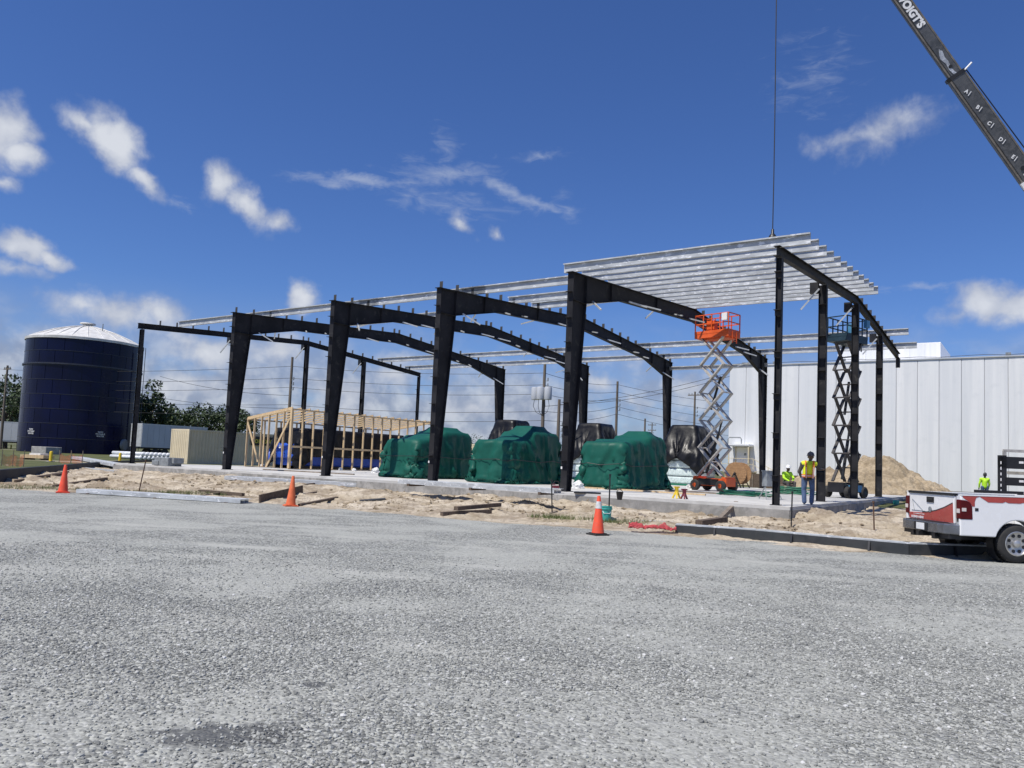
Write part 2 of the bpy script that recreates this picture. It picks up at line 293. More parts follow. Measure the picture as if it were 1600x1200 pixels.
# ------------------------------------------------------------------ mesh helpers
class MB:
    def __init__(s): s.v = []; s.f = []
    def add(s, vs, fs):
        k = len(s.v); s.v += [tuple(v) for v in vs]; s.f += [tuple(i+k for i in f) for f in fs]; return s
    def box(s, c, size, rz=0.):
        hx, hy, hz = size[0]/2, size[1]/2, size[2]/2; ca, sa = math.cos(rz), math.sin(rz); vs = []
        for z in (-hz, hz):
            for x, y in ((-hx,-hy),(hx,-hy),(hx,hy),(-hx,hy)): vs.append((c[0]+x*ca-y*sa, c[1]+x*sa+y*ca, c[2]+z))
        return s.add(vs, [(3,2,1,0),(4,5,6,7),(0,1,5,4),(1,2,6,5),(2,3,7,6),(3,0,4,7)])
    def bar(s, p0, p1, w, h, up=(0,0,1)):                    # beam of width w, height h along p0-p1
        p0, p1 = Vector(p0), Vector(p1); d = (p1-p0).normalized(); u = Vector(up)
        if abs(d.dot(u)) > .98: u = Vector((0,1,0))
        x = d.cross(u).normalized()*w/2; y = x.cross(d).normalized()*h/2
        vs = [p+a*x+b*y for p in (p0, p1) for a, b in ((-1,-1),(1,-1),(1,1),(-1,1))]
        return s.add(vs, [(0,1,2,3),(7,6,5,4),(0,4,5,1),(1,5,6,2),(2,6,7,3),(3,7,4,0)])
    def tube(s, p0, p1, r0, r1=None, n=10, cap=True):
        r1 = r0 if r1 is None else r1
        p0, p1 = Vector(p0), Vector(p1); d = (p1-p0).normalized(); u = Vector((0,0,1)) if abs(d.z) < .9 else Vector((1,0,0))
        x = d.cross(u).normalized(); y = d.cross(x)
        vs = [p+(x*math.cos(2*math.pi*i/n)+y*math.sin(2*math.pi*i/n))*r for p, r in ((p0,r0),(p1,r1)) for i in range(n)]
        fs = [(i, (i+1)%n, n+(i+1)%n, n+i) for i in range(n)]
        if cap: fs += [tuple(range(n))[::-1], tuple(range(n, 2*n))]
        return s.add(vs, fs)
    def path(s, pts, r, n=6, closed=False):
        pts = [Vector(p) for p in pts]; N = len(pts); vs = []
        for i, p in enumerate(pts):
            a = pts[(i-1)%N] if closed or i > 0 else p; b = pts[(i+1)%N] if closed or i < N-1 else p
            d = (b-a).normalized(); u = Vector((0,0,1)) if abs(d.z) < .9 else Vector((1,0,0)); x = d.cross(u).normalized(); y = d.cross(x)
            vs += [p+(x*math.cos(2*math.pi*k/n)+y*math.sin(2*math.pi*k/n))*r for k in range(n)]
        fs = [(i*n+k, i*n+(k+1)%n, ((i+1)%N)*n+(k+1)%n, ((i+1)%N)*n+k) for i in range(N if closed else N-1) for k in range(n)]
        return s.add(vs, fs)
    def lathe(s, prof, n=24, c=(0,0,0), axis='z', cap=True):
        vs = []; fs = []
        for r, z in prof:
            for i in range(n):
                a = 2*math.pi*i/n; x, y = r*math.cos(a), r*math.sin(a)
                q = (x, y, z) if axis == 'z' else ((x, z, y) if axis == 'y' else (z, x, y))
                vs.append((c[0]+q[0], c[1]+q[1], c[2]+q[2]))
        for j in range(len(prof)-1): fs += [(j*n+i, j*n+(i+1)%n, (j+1)*n+(i+1)%n, (j+1)*n+i) for i in range(n)]
        if cap: fs += [tuple(range(n))[::-1], tuple(range((len(prof)-1)*n, len(prof)*n))]
        return s.add(vs, fs)
    def prism(s, poly, lo, hi, axis='y'):                    # poly in the two other axes, extruded along axis
        n = len(poly); vs = []
        for t in (lo, hi):
            for a, b in poly: vs.append((a, t, b) if axis == 'y' else ((t, a, b) if axis == 'x' else (a, b, t)))
        fs = [(i, (i+1)%n, n+(i+1)%n, n+i) for i in range(n)] + [tuple(range(n))[::-1], tuple(range(n, 2*n))]
        return s.add(vs, fs)
def mesh_of(mb, m, smooth=False, name='m'):
    me = bpy.data.meshes.new(name); me.from_pydata(mb.v, [], mb.f)
    bm = bmesh.new(); bm.from_mesh(me); bmesh.ops.recalc_face_normals(bm, faces=bm.faces); bm.to_mesh(me); bm.free()
    me.materials.append(m)
    if smooth:
        me.shade_smooth() if hasattr(me, 'shade_smooth') else None
    return me
def tag(o, label=None, cat=None, group=None, kind=None):
    for k, v in (('label', label), ('category', cat), ('group', group), ('kind', kind)):
        if v: o[k] = v
    return o
def mk(name, mb, m, parent=None, label=None, cat=None, group=None, kind=None, smooth=False, loc=None, rz=0., sharp=None):
    me = mb if isinstance(mb, bpy.types.Mesh) else mesh_of(mb, m, smooth, name)
    if smooth and sharp: me.set_sharp_from_angle(angle=R(sharp))
    o = bpy.data.objects.new(name, me); col.objects.link(o)
    if parent: o.parent = parent
    if loc is not None: o.location = loc
    if rz: o.rotation_euler = (0, 0, rz)
    return tag(o, label, cat, group, kind)
def thing(name, label, cat, loc, rz=0., group=None):
    o = bpy.data.objects.new(name, None); col.objects.link(o); o.location = loc; o.rotation_euler = (0, 0, rz); o.empty_display_size = .2
    return tag(o, label, cat, group)
def copy_tree(o, parent=None):
    c = o.copy(); col.objects.link(c); c.parent = parent
    for ch in list(o.children): copy_tree(ch, c)
    return c
TAB = {}
def vnoise(x, y, seed=0):
    T = TAB.get(seed)
    if T is None: T = TAB[seed] = np.random.RandomState(seed).rand(256, 256)
    xi = np.floor(x).astype(int); yi = np.floor(y).astype(int); fx = x-xi; fy = y-yi
    fx = fx*fx*(3-2*fx); fy = fy*fy*(3-2*fy)
    g = lambda a, b: T[a % 256, b % 256]
    return (g(xi,yi)*(1-fx)+g(xi+1,yi)*fx)*(1-fy)+(g(xi,yi+1)*(1-fx)+g(xi+1,yi+1)*fx)*fy
def fbm(x, y, seed=0, oct=5, gain=.5):
    s = 0; a = 1; t = 0
    for k in range(oct): s = s+a*vnoise(x*2**k, y*2**k, seed+k); t += a; a *= gain
    return s/t
def grid_mesh(name, X, Y, Z, m):
    ny, nx = X.shape; me = bpy.data.meshes.new(name)
    v = np.stack([X, Y, Z], -1).reshape(-1, 3); idx = np.arange(nx*ny).reshape(ny, nx)
    f = np.stack([idx[:-1,:-1], idx[:-1,1:], idx[1:,1:], idx[1:,:-1]], -1).reshape(-1, 4)
    me.from_pydata(v.tolist(), [], f.tolist()); me.materials.append(m); me.shade_smooth(); return me
def text_mesh(s, size, m, bold=0., extrude=.004):
    cu = bpy.data.curves.new('lettering', 'FONT'); cu.body = s; cu.size = size; cu.offset = bold; cu.extrude = extrude; cu.align_x = 'CENTER'; cu.align_y = 'CENTER'; cu.resolution_u = 3
    o = bpy.data.objects.new('t', cu); col.objects.link(o); dg = bpy.context.evaluated_depsgraph_get()
    me = bpy.data.meshes.new_from_object(o.evaluated_get(dg)); bpy.data.objects.remove(o); bpy.data.curves.remove(cu)
    me.materials.clear(); me.materials.append(m); return me

# ------------------------------------------------------------------ the site
TH = .6037; SLAB = .65; O = Vector((8.117, 23.74, SLAB)); RZ = -TH
EX = Vector((math.cos(TH), -math.sin(TH), 0)); EY = Vector((math.sin(TH), math.cos(TH), 0))     # along the near side, across the building
WID = 24.07; BAY = [0, -7.425, -13.667, -19.96, -27.208, -35.80]; HE, HR = 8.0, 8.85
def B(x, y, z=0.): return O + EX*x + EY*y + Vector((0, 0, z))
def toB(p): d = Vector(p)-O; return d.dot(EX), d.dot(EY)
EDGE = np.array([[-60,41],[-26,30.6],[-17.7,26.9],[-8.8,25.3],[0,21.3],[3.3,19.85],[5.9,17.95],[9.1,16.75],[14,15.6],[40,10]])
def edge_d(x, y): return (y-np.interp(x, EDGE[:,0], EDGE[:,1]))*.9
def sand_z(x, y):
    d = edge_d(x, y); ramp = np.clip(d/5.5, -.3, 1.)
    z = np.where(ramp > 0, .24*np.maximum(ramp, 0)**.8, .3*ramp)
    env = np.clip(d/2.+.1, 0.05, 1)
    n = fbm(x*.55, y*.55, 3)-.5; rid = 1-np.abs(fbm(x*.5+y*.15+40, y*1.5+9, 11, 5)*2-1)*1.4
    z = z + env*(n*.34+(rid-.6)*.24+(fbm(x*3.1, y*3.1, 21, 4)-.5)*.16) + (fbm(x*1.3, y*1.3, 31, 4)-.5)*.07
    for (px, py, zz, r, h) in ((1262,812,.15,1.0,.42),(1300,822,.1,1.2,.22),(1170,812,.1,1.1,.20),(1235,822,.05,.9,.18),(760,782,.2,1.0,.18),(300,750,.2,2.5,.14),(160,752,.2,2.2,.15),(430,765,.2,2.,.1)):
        g = G(px, py, zz); z = z + h*np.exp(-((x-g.x)**2+(y-g.y)**2)/(2*(r*.55)**2))*(.8+.5*fbm(x*3, y*3, 5, 4))
    return z
KERB = [G(x_, y_, .12) for x_, y_ in ((-40,757),(0,752),(90,741),(170,731),(262,725))]
def behind_kerb(x, y): return (x < KERB[-1].x-.3) & (y > np.interp(x, [k.x for k in KERB], [k.y for k in KERB])+.15)
def zsand(x, y): return float(sand_z(np.array([float(x)]), np.array([float(y)]))[0])
def GS(px, py):                                              # point of the photograph on the sand
    z = .15
    for _ in range(6):
        g = G(px, py, z); z = .5*z+.5*zsand(g.x, g.y)
    g = G(px, py, z); return Vector((g.x, g.y, zsand(g.x, g.y)))

xs = np.concatenate([np.linspace(-900,-80,20), np.linspace(-75,75,60), np.linspace(80,900,20)]); ys = np.concatenate([np.linspace(-300,10,12), np.linspace(13,110,60), np.linspace(120,1500,24)])
X, Y = np.meshgrid(xs, ys); d = edge_d(X, Y)
Z = np.where(d < 9, -.6, -.6+np.clip((d-9)/9, 0, 1)*1.02) + np.where(d > 20, (fbm(X*.07, Y*.07, 2)-.5)*.12, 0)
tag(mk('ground', grid_mesh('ground', X, Y, Z, M['field']), None), kind='structure')
X, Y = np.meshgrid(np.linspace(-60, 60, 61), np.linspace(-30, 42, 37))
tag(mk('gravel_lot', grid_mesh('gravel_lot', X, Y, X*0, M['gravel']), None), kind='structure')
xs = np.concatenate([np.linspace(-58,-22,70), np.linspace(-21.8,16,330), np.linspace(16.3,48,70)]); tt = np.concatenate([np.linspace(-.8,9.5,130), np.linspace(10,34,70)])
X, T = np.meshgrid(xs, tt); Y = np.interp(X, EDGE[:,0], EDGE[:,1])+T/.9
Zs = sand_z(X, Y); Zs = np.where(behind_kerb(X, Y), -.8, Zs); Zs = Zs - np.clip((np.minimum(np.abs(X+5)-33, 100))/8, 0, 1)*.5*(X < 0)
tag(mk('sand_ground', grid_mesh('sand_ground', X, Y, Zs, M['sand']), None), kind='structure')
slab = MB().box((-18.0, 12.1, -.45), (37.2, 25.1, .9)); sl_o = mk('concrete_slab', slab, M['concrete'], kind='structure', loc=O, rz=RZ)
vp = [(-90.,62.)]+[(k.x, k.y+.1) for k in KERB[:-1]]+[(KERB[-1].x-.2, KERB[-1].y+.1)]; q1 = B(-37.2, 3); q2 = B(-37.2, 45); vp += [(q1.x, q1.y), (q2.x, q2.y), (-120., 120.)]
tag(mk('grass_verge', MB().add([(a_, b_, .42) for a_, b_ in vp], [tuple(range(len(vp)))]), M['field']), kind='structure')
# foundation wall face under the slab, rough cast
fw = MB().box((-18.0, -.47, -.52), (37.3, .06, .85)); fw.box((.62, 12.1, -.52), (.06, 25.2, .85)); mk('foundation_face', fw, M['concrete_raw'], sl_o)

# loose stones of the gravel lot, near enough to tell apart
def stones():
    P = [(-6.2,3.3),(6.6,3.3),(10.5,13.2),(-9.6,13.2)]
    nx, ny = 24, 16; vs = []; fs = []
    for j in range(ny+1):
        for i in range(nx+1):
            a = Vector(P[0]).lerp(Vector(P[1]), i/nx); b = Vector(P[3]).lerp(Vector(P[2]), i/nx); q = a.lerp(b, j/ny); vs.append((q.x, q.y, .003))
    for j in range(ny):
        for i in range(nx): k = j*(nx+1)+i; fs.append((k, k+1, k+nx+2, k+nx+1))
    o = mk('gravel_stones', MB().add(vs, fs), M['stone'], label='loose grey crushed stones strewn over the gravel lot', cat='gravel', kind='stuff')
    ng = bpy.data.node_groups.new('stones', 'GeometryNodeTree'); ng.interface.new_socket('Geometry', in_out='INPUT', socket_type='NodeSocketGeometry'); ng.interface.new_socket('Geometry', in_out='OUTPUT', socket_type='NodeSocketGeometry')
    t = NT(ng); gi = t.new('NodeGroupInput'); go = t.new('NodeGroupOutput'); pos = t.new('GeometryNodeInputPosition')
    patch = t.noise(pos.outputs[0], .42, 5, .58, .6); tr = t.noise(t_map(t, pos.outputs[0]), 1., 4, .55, .3)
    s = t.math('ADD', t.math('MULTIPLY', patch, .65), t.math('MULTIPLY', tr, .35))
    mr = t.new('ShaderNodeMapRange', interpolation_type='SMOOTHSTEP'); t.put(mr.inputs[0], s); mr.inputs[1].default_value = .40; mr.inputs[2].default_value = .58; mr.inputs[3].default_value = .10; mr.inputs[4].default_value = 1.
    sy = t.new('ShaderNodeSeparateXYZ'); t.l.new(pos.outputs[0], sy.inputs[0])
    fall = t.new('ShaderNodeMapRange'); t.put(fall.inputs[0], sy.outputs[1]); fall.inputs[1].default_value = 7.; fall.inputs[2].default_value = 13.; fall.inputs[3].default_value = 1.; fall.inputs[4].default_value = .12
    dp = t.new('GeometryNodeDistributePointsOnFaces'); t.l.new(gi.outputs[0], dp.inputs['Mesh'])
    t.put(dp.inputs['Density'], t.math('MULTIPLY', t.math('MULTIPLY', mr.outputs[0], fall.outputs[0]), 1500.))
    gj = t.new('GeometryNodeJoinGeometry')
    shapes = []
    for k in range(5):
        ic = t.new('GeometryNodeMeshIcoSphere'); ic.inputs['Radius'].default_value = 1; ic.inputs['Subdivisions'].default_value = 1
        spn = t.new('GeometryNodeSetPosition'); t.l.new(ic.outputs[0], spn.inputs[0]); p2 = t.new('GeometryNodeInputPosition')
        nz = t.new('ShaderNodeTexNoise', noise_dimensions='4D'); nz.inputs['W'].default_value = k*7.3; nz.inputs['Scale'].default_value = 1.3; t.l.new(p2.outputs[0], nz.inputs['Vector'])
        vm = t.new('ShaderNodeVectorMath', operation='MULTIPLY_ADD'); t.l.new(nz.outputs['Color'], vm.inputs[0]); vm.inputs[1].default_value = (1.7,1.7,1.2); vm.inputs[2].default_value = (-.85,-.85,-.6)
        t.l.new(vm.outputs[0], spn.inputs['Offset'])
        tf = t.new('GeometryNodeTransform'); t.l.new(spn.outputs[0], tf.inputs[0]); tf.inputs['Scale'].default_value = (1., .72+.07*k, .5+.05*k)
        sm = t.new('GeometryNodeSetMaterial'); t.l.new(tf.outputs[0], sm.inputs[0]); sm.inputs['Material'].default_value = M['stone']
        g2 = t.new('GeometryNodeGeometryToInstance'); t.l.new(sm.outputs[0], g2.inputs[0]); shapes.append(g2)
    for g2 in reversed(shapes): t.l.new(g2.outputs[0], gj.inputs[0])
    ip = t.new('GeometryNodeInstanceOnPoints'); t.l.new(dp.outputs[0], ip.inputs['Points']); t.l.new(gj.outputs[0], ip.inputs['Instance']); ip.inputs['Pick Instance'].default_value = True
    rr = t.new('FunctionNodeRandomValue', data_type='FLOAT_VECTOR'); rr.inputs[0].default_value = (-.35,-.35,0); rr.inputs[1].default_value = (.35,.35,6.28); t.l.new(rr.outputs[0], ip.inputs['Rotation'])
    rs = t.new('FunctionNodeRandomValue', data_type='FLOAT'); rs.inputs[2].default_value = 0; rs.inputs[3].default_value = 1; rs.inputs['Seed'].default_value = 5
    sc = t.math('MULTIPLY_ADD', t.math('POWER', rs.outputs[1], 3.6), .015, .0068)
    t.l.new(sc, ip.inputs['Scale']); t.l.new(ip.outputs[0], go.inputs[0])
    md = o.modifiers.new('stones', 'NODES'); md.node_group = ng
def t_map(t, v):
    # same turn and stretch as the track noise in the gravel material
    a = R(20); n = t.new('ShaderNodeVectorMath', operation='MULTIPLY'); r = t.new('ShaderNodeVectorRotate', rotation_type='Z_AXIS'); r.inputs['Angle'].default_value = a
    t.l.new(v, n.inputs[0]); n.inputs[1].default_value = (.18, 1.1, 1); t.l.new(n.outputs[0], r.inputs['Vector']); return r.outputs[0]
stones()

# ------------------------------------------------------------------ steel building frame
bld = thing('steel_building_frame', 'dark primed steel building skeleton with tapered frames standing on the concrete slab', 'building frame', O, RZ)
def roofz(y): return HE+(HR-HE)*(1-abs(y-WID/2)/(WID/2))
clip_me = mesh_of(MB().box((0,0,.13), (.16,.012,.30)), M['steel2'], name='purlin_clip')
girt_me = mesh_of(MB().box((0,-.09,0), (.20,.18,.012)).box((0,-.004,-.08), (.20,.008,.17)), M['steel'], name='girt_clip')
girt_b = mesh_of(MB().box((0,-.09,0), (.27,.18,.012)).box((.04,-.005,-.12), (.13,.01,.22)), M['steel'], name='girt_plate')
NPUR = 12; PUR = [.12+k*(WID/2-.35)/(NPUR-1) for k in range(NPUR)]
def flange_plate(mb, pts, x0, x1, th):                       # strip of plate following (y,z) points
    for (a, b) in zip(pts[:-1], pts[1:]):
        a, b = Vector((0,)+a), Vector((0,)+b); mb.bar((((x0+x1)/2), a.y, a.z), ((x0+x1)/2, b.y, b.z), x1-x0, th)
for i in (1, 2, 3, 4):
    x = BAY[i]
    for far in (0, 1):
        yo = (lambda q: q) if not far else (lambda q: WID-q)
        mb = MB(); sgn = 1 if not far else -1
        top = 1.02; bot = .34; zt = HE-.02
        # web, flanges, base plate, cap plate
        web = [(yo(.012),.02),(yo(bot),.02),(yo(top),zt-.98),(yo(top),zt+.05),(yo(.012),zt)]
        mb.prism(web, x-.006, x+.006, 'x')
        mb.box((x, yo(.006), zt/2), (.25,.014,zt)); mb.bar((x, yo(bot),.02), (x, yo(top), zt-.98), .25, .016, up=(0,1,0)); mb.bar((x, yo(top), zt-.98), (x, yo(top), zt+.05), .25, .016, up=(0,1,0))
        mb.box((x, yo(.2),.012), (.32,.5,.024)); mb.bar((x, yo(-.12), zt+.0), (x, yo(top+.02), zt+.075), .27, .022)
        mb.bar((x, yo(.02), zt-.98), (x, yo(top), zt-.98), .2, .012)
        c = mk('column', mb, M['steel'], bld, label='tapered dark steel column, wide at the top')
        for z in (1.1, 2.35, 3.2, 4.3, 5.4, 6.3, 7.25):
            g = mk('girt_clip', girt_me, None, c, loc=(x, yo(-.004), z))
            if far: g.rotation_euler = (0,0,math.pi)
        if not far:
            st = MB().box((x-.10, -.006, .85), (.06,.004,.09)); mk('sticker', st, M['lettering'], c)
    for far in (0, 1):
        yo = (lambda q: q) if not far else (lambda q: WID-q)
        mb = MB(); T = [(yo(1.03), roofz(1.03)), (yo(WID/2), HR)]; Bm = [(yo(1.03), roofz(1.03)-1.06), (yo(4.1), roofz(4.1)-.58), (yo(WID/2), HR-.62)]
        mb.prism([T[0], T[1], Bm[2], Bm[1], Bm[0]], x-.005, x+.005, 'x')
        flange_plate(mb, T, x-.11, x+.11, .014); flange_plate(mb, Bm, x-.11, x+.11, .014)
        for q, hh in ((3.1,.7),(7.5,.6)): mb.box((x, yo(q), roofz(q)-hh/2), (.18,.012,hh))
        r = mk('rafter', mb, M['steel'], bld, label='dark tapered steel roof rafter')
        for y in PUR: mk('purlin_clip', clip_me, None, r, loc=(x, yo(y), roofz(y)))
        for q, side, dy, dz in ((1.5,1,.9,-.55),(2.7,-1,.8,-.35),(4.6,1,.9,-.25),(6.,1,.9,-.2),(7.6,-1,.8,-.3),(9.3,1,.9,-.25),(11.2,1,.9,-.2)):
            dpt = 1.06-(q-1.03)*.156 if q < 4.1 else .6
            z0 = roofz(q)-dpt+.06; qq = yo(q)
            mk('flange_brace', MB().bar((x+.10*side, qq, z0), (x+(.10+.62)*side, qq+.45*(1 if (int(q*10)+i) % 2 else -1), z0+dz*.8), .055, .055), M['brace'], r)
def ibeam_col(mb, x, y, h, depth=.5, fl=.2, rot=False):
    # web seen from the near side, flanges towards the two bays
    mb.box((x-depth/2, y, h/2), (depth-.02, .01, h)); mb.box((x-.006, y, h/2), (.014, fl, h)); mb.box((x-depth+.006, y, h/2), (.014, fl, h)); mb.box((x-depth/2, y, .012), (depth+.1, fl+.12, .024))
for xe, ys_, s in ((0., (.02, 6.03, 12.1, 18.2), 1), (BAY[5], (.02, 6.05, 12.05, 17.6, 24.0), -1)):
    for k, y in enumerate(ys_):
        h = roofz(min(max(y,0),WID))-.32; mb = MB(); corner = y < 1 or y > 23
        dpt = .18 if corner else .29
        if s > 0: ibeam_col(mb, xe+.12, y+.1, h, dpt, .2)
        else: ibeam_col(mb, xe+dpt-.1, y+.1, h, dpt, .2)
        c = mk('column', mb, M['steel'], bld, label='straight dark end wall post')
        for z in ([.9,2.2,3.4,4.7,6.0,7.2] if s > 0 else [1.2,3.,4.8,6.6]):
            if corner: mk('girt_clip', girt_me, None, c, loc=((xe+.12-dpt/2) if s > 0 else xe+dpt/2-.1, y-.002, z))
            else: mk('girt_clip', girt_b, None, c, loc=((xe+.12-dpt/2) if s > 0 else xe+dpt/2-.1, y+.094, z+.15*k))
        if not corner:
            mk('flange_brace', MB().bar((xe-.15, y, h-.15), (xe-.75, y-.25, h-.95), .06, .06), M['brace'], c)
            mk('cap_bracket', MB().box((xe-.34, y+.1, h-.1), (.3,.2,.42)), M['black'], c)
    for far in (0, 1):
        yo = (lambda q: q) if not far else (lambda q: WID-q)
        mb = MB(); a = -.15 if not far else -.2
        T = [(yo(a), roofz(max(a,0))-.0), (yo(WID/2), HR)]; L = [(yo(a), roofz(max(a,0))-.3), (yo(WID/2), HR-.3)]
        mb.prism([T[0], T[1], L[1], L[0]], xe-.005, xe+.005, 'x'); flange_plate(mb, T, xe-.1, xe+.1, .014); flange_plate(mb, L, xe-.1, xe+.1, .014)
        if far and s > 0: mb.box((xe, yo(.0), HE-.55), (.2,.22,.5))
        r = mk('rafter', mb, M['steel'], bld, label='shallow straight end wall rafter')
        for y in PUR[1:]: mk('purlin_clip', clip_me, None, r, loc=(xe, yo(y), roofz(y)))
def purlin(x0, x1, y, d=.32, lift=.0, m='galv'):
    z = roofz(y)+lift+.012; mb = MB()
    mb.box(((x0+x1)/2, y, z+d/2), (x1-x0, .012, d)); mb.box(((x0+x1)/2, y-.045, z+d), (x1-x0, .09, .012)); mb.box(((x0+x1)/2, y+.045, z), (x1-x0, .09, .012)); mb.box(((x0+x1)/2, y-.086, z+d-.02), (x1-x0,.008,.035))
    return mk('purlin', mb, M[m], bld)
for k, y in enumerate(PUR): purlin(BAY[1]-.35+.15*(k % 2), .95, y-.03)
for y in (PUR[2],):
    for a, b in ((4,5),(3,4),(2,3),(1,2)): purlin(BAY[b]+(.2 if b == 5 else -.6), BAY[a]+(.7 if a != 1 else -.05), y)
for a, b in ((3,4),(1,2)): purlin(BAY[b]-.4, BAY[a]+.4, PUR[7])
purlin(BAY[2]-.3, BAY[1]+.2, PUR[5])
for y in (WID-PUR[4], WID-PUR[1]):
    for a, b in ((0,1),(1,2),(2,3),(3,4),(4,5)): purlin(BAY[b]-.5, BAY[a]+(.5 if a else 1.1), y)
purlin(BAY[2]-.2, BAY[1]+.2, WID-.2, .22, -.55)

# ------------------------------------------------------------------ draped covers (cloth settled over the machine under it)
def drape(W, L, boxes, sheet, seed, strap_z=None, steps=165, d=.11, pad=.2, fold=.22):
    rng = np.random.RandomState(seed); sw, sL = sheet; nx, ny = int(sw/d)+1, int(sL/d)+1
    gx, gy = np.meshgrid((np.arange(nx)-(nx-1)/2)*d, (np.arange(ny)-(ny-1)/2)*d)
    zt = max(b[5] for b in boxes)+.04
    x = np.stack([gx+rng.randn()*.05, gy+rng.randn()*.05, np.full_like(gx, zt)+rng.rand(*gx.shape)*.03+.05*fbm(gx*1.5+50, gy*1.5+50, seed)], -1); p = x.copy()
    def con(xs_, a, b, rest, k=1.):
        A = xs_[a]; Bv = xs_[b]; dl = Bv-A; ln = np.linalg.norm(dl, axis=-1, keepdims=True)+1e-9
        c = dl*((ln-rest)/ln)*.5*k; xs_[a] += c; xs_[b] -= c
    S = np.s_
    groups = []
    for o in (0, 1):
        m = (nx-o)//2; groups.append((S[:, o:o+2*m:2], S[:, o+1:o+2*m:2], d, 1.))
        m = (ny-o)//2; groups.append((S[o:o+2*m:2, :], S[o+1:o+2*m:2, :], d, 1.))
    for o in (0, 1):
        m = (ny-o)//2
        groups.append((S[o:o+2*m:2, :-1], S[o+1:o+2*m:2, 1:], d*1.414, .35)); groups.append((S[o:o+2*m:2, 1:], S[o+1:o+2*m:2, :-1], d*1.414, .35))
    for o in range(4):
        pass
    for stp in range(steps):
        v = (x-p)*.955; v[..., 2] -= .0035; v[..., :2] += rng.randn(*v[..., :2].shape)*.0004; p = x.copy(); x = x+v
        for it in range(6):
            for a, b, r_, k in groups: con(x, a, b, r_, k)
            # bending
            if it % 3 == 0:
                c = (x[:, :-2]+x[:, 2:])*.5-x[:, 1:-1]; x[:, 1:-1] += c*.06; c = (x[:-2]+x[2:])*.5-x[1:-1]; x[1:-1] += c*.06
            for (x0, x1, y0, y1, z0, z1) in boxes:
                m_ = .02; dx0 = x[...,0]-(x0-m_); dx1 = (x1+m_)-x[...,0]; dy0 = x[...,1]-(y0-m_); dy1 = (y1+m_)-x[...,1]; dz = (z1+m_)-x[...,2]
                ins = (dx0 > 0) & (dx1 > 0) & (dy0 > 0) & (dy1 > 0) & (dz > 0)
                if ins.any():
                    D = np.stack([dx0, dx1, dy0, dy1, dz], -1); k = D.argmin(-1)
                    for q, (ax, val) in enumerate(((0, x0-m_), (0, x1+m_), (1, y0-m_), (1, y1+m_), (2, z1+m_))):
                        mm = ins & (k == q); x[mm, ax] = val
                        for ot in range(3):
                            if ot != ax: x[mm, ot] += (p[mm, ot]-x[mm, ot])*.25
            x[..., 2] = np.maximum(x[..., 2], .02)
            gm = x[..., 2] < .03; x[gm, :2] += (p[gm, :2]-x[gm, :2])*.3
            if strap_z and stp > steps*.45:
                w = np.exp(-((x[...,2]-strap_z)/.22)**2)*.35
                for ax, h in ((0, W/2+pad*.45), (1, L/2+pad*.45)):
                    over = np.sign(x[..., ax])*np.maximum(np.abs(x[..., ax])-h, 0); x[..., ax] -= over*w
                w2 = np.exp(-((x[...,2]-.0)/.7)**2)*.25
                for ax, h in ((0, W/2+pad*2.6), (1, L/2+pad*2.6)):
                    over = np.sign(x[..., ax])*np.maximum(np.abs(x[..., ax])-h, 0); x[..., ax] -= over*w2
    # gathered folds running down the hanging sides
    gx_ = np.gradient(x, axis=1); gy_ = np.gradient(x, axis=0); nn = np.cross(gx_, gy_); nn /= np.linalg.norm(nn, axis=-1, keepdims=True)+1e-9
    up = np.clip(1-np.abs(nn[..., 2])*1.4, 0, 1); dep = np.clip((zt-x[..., 2])/1.6, 0, 1)
    u_ = np.where(np.abs(gx)-W/2 > np.abs(gy)-L/2, gy, gx+50.); w_ = fbm(gx*.7+9, gy*.7+3, seed+2, 3)
    f_ = 1-np.abs(fbm(u_*2.6+w_*2.6+40, np.full_like(u_, 7.3)+dep*.5, seed+5, 4, .55)*2-1)*2.2; f_ = np.clip(f_, 0, 1)**2.2
    x = x + nn*(f_*fold*up*dep+.015)[..., None]; x[..., 2] = np.maximum(x[..., 2], .015)
    return x
def hull(pts):
    pts = sorted(set((round(a,3), round(b,3)) for a, b in pts))
    def half(ps):
        h = []
        for q in ps:
            while len(h) > 1 and (h[-1][0]-h[-2][0])*(q[1]-h[-2][1])-(h[-1][1]-h[-2][1])*(q[0]-h[-2][0]) <= 0: h.pop()
            h.append(q)
        return h
    a = half(pts); b = half(pts[::-1]); return a[:-1]+b[:-1]
def cover(parent, x, m, name, strap=None, strapm='black'):
    me = grid_mesh(name, x[...,0], x[...,1], x[...,2], M[m]); o = mk(name, me, None, parent)
    so_ = o.modifiers.new('thick', 'SOLIDIFY'); so_.thickness = .006; pass
    if strap:
        q = x.reshape(-1, 3); sel = q[np.abs(q[:,2]-strap) < .09]; h = hull([(a, b) for a, b, _ in sel])
        mk('strap', MB().path([(a*1.008, b*1.008, strap+.05*math.sin(3*k)) for k, (a, b) in enumerate(h)], .016, 6, True), M[strapm], parent)
    return o
MW, ML = 2.0, 4.3
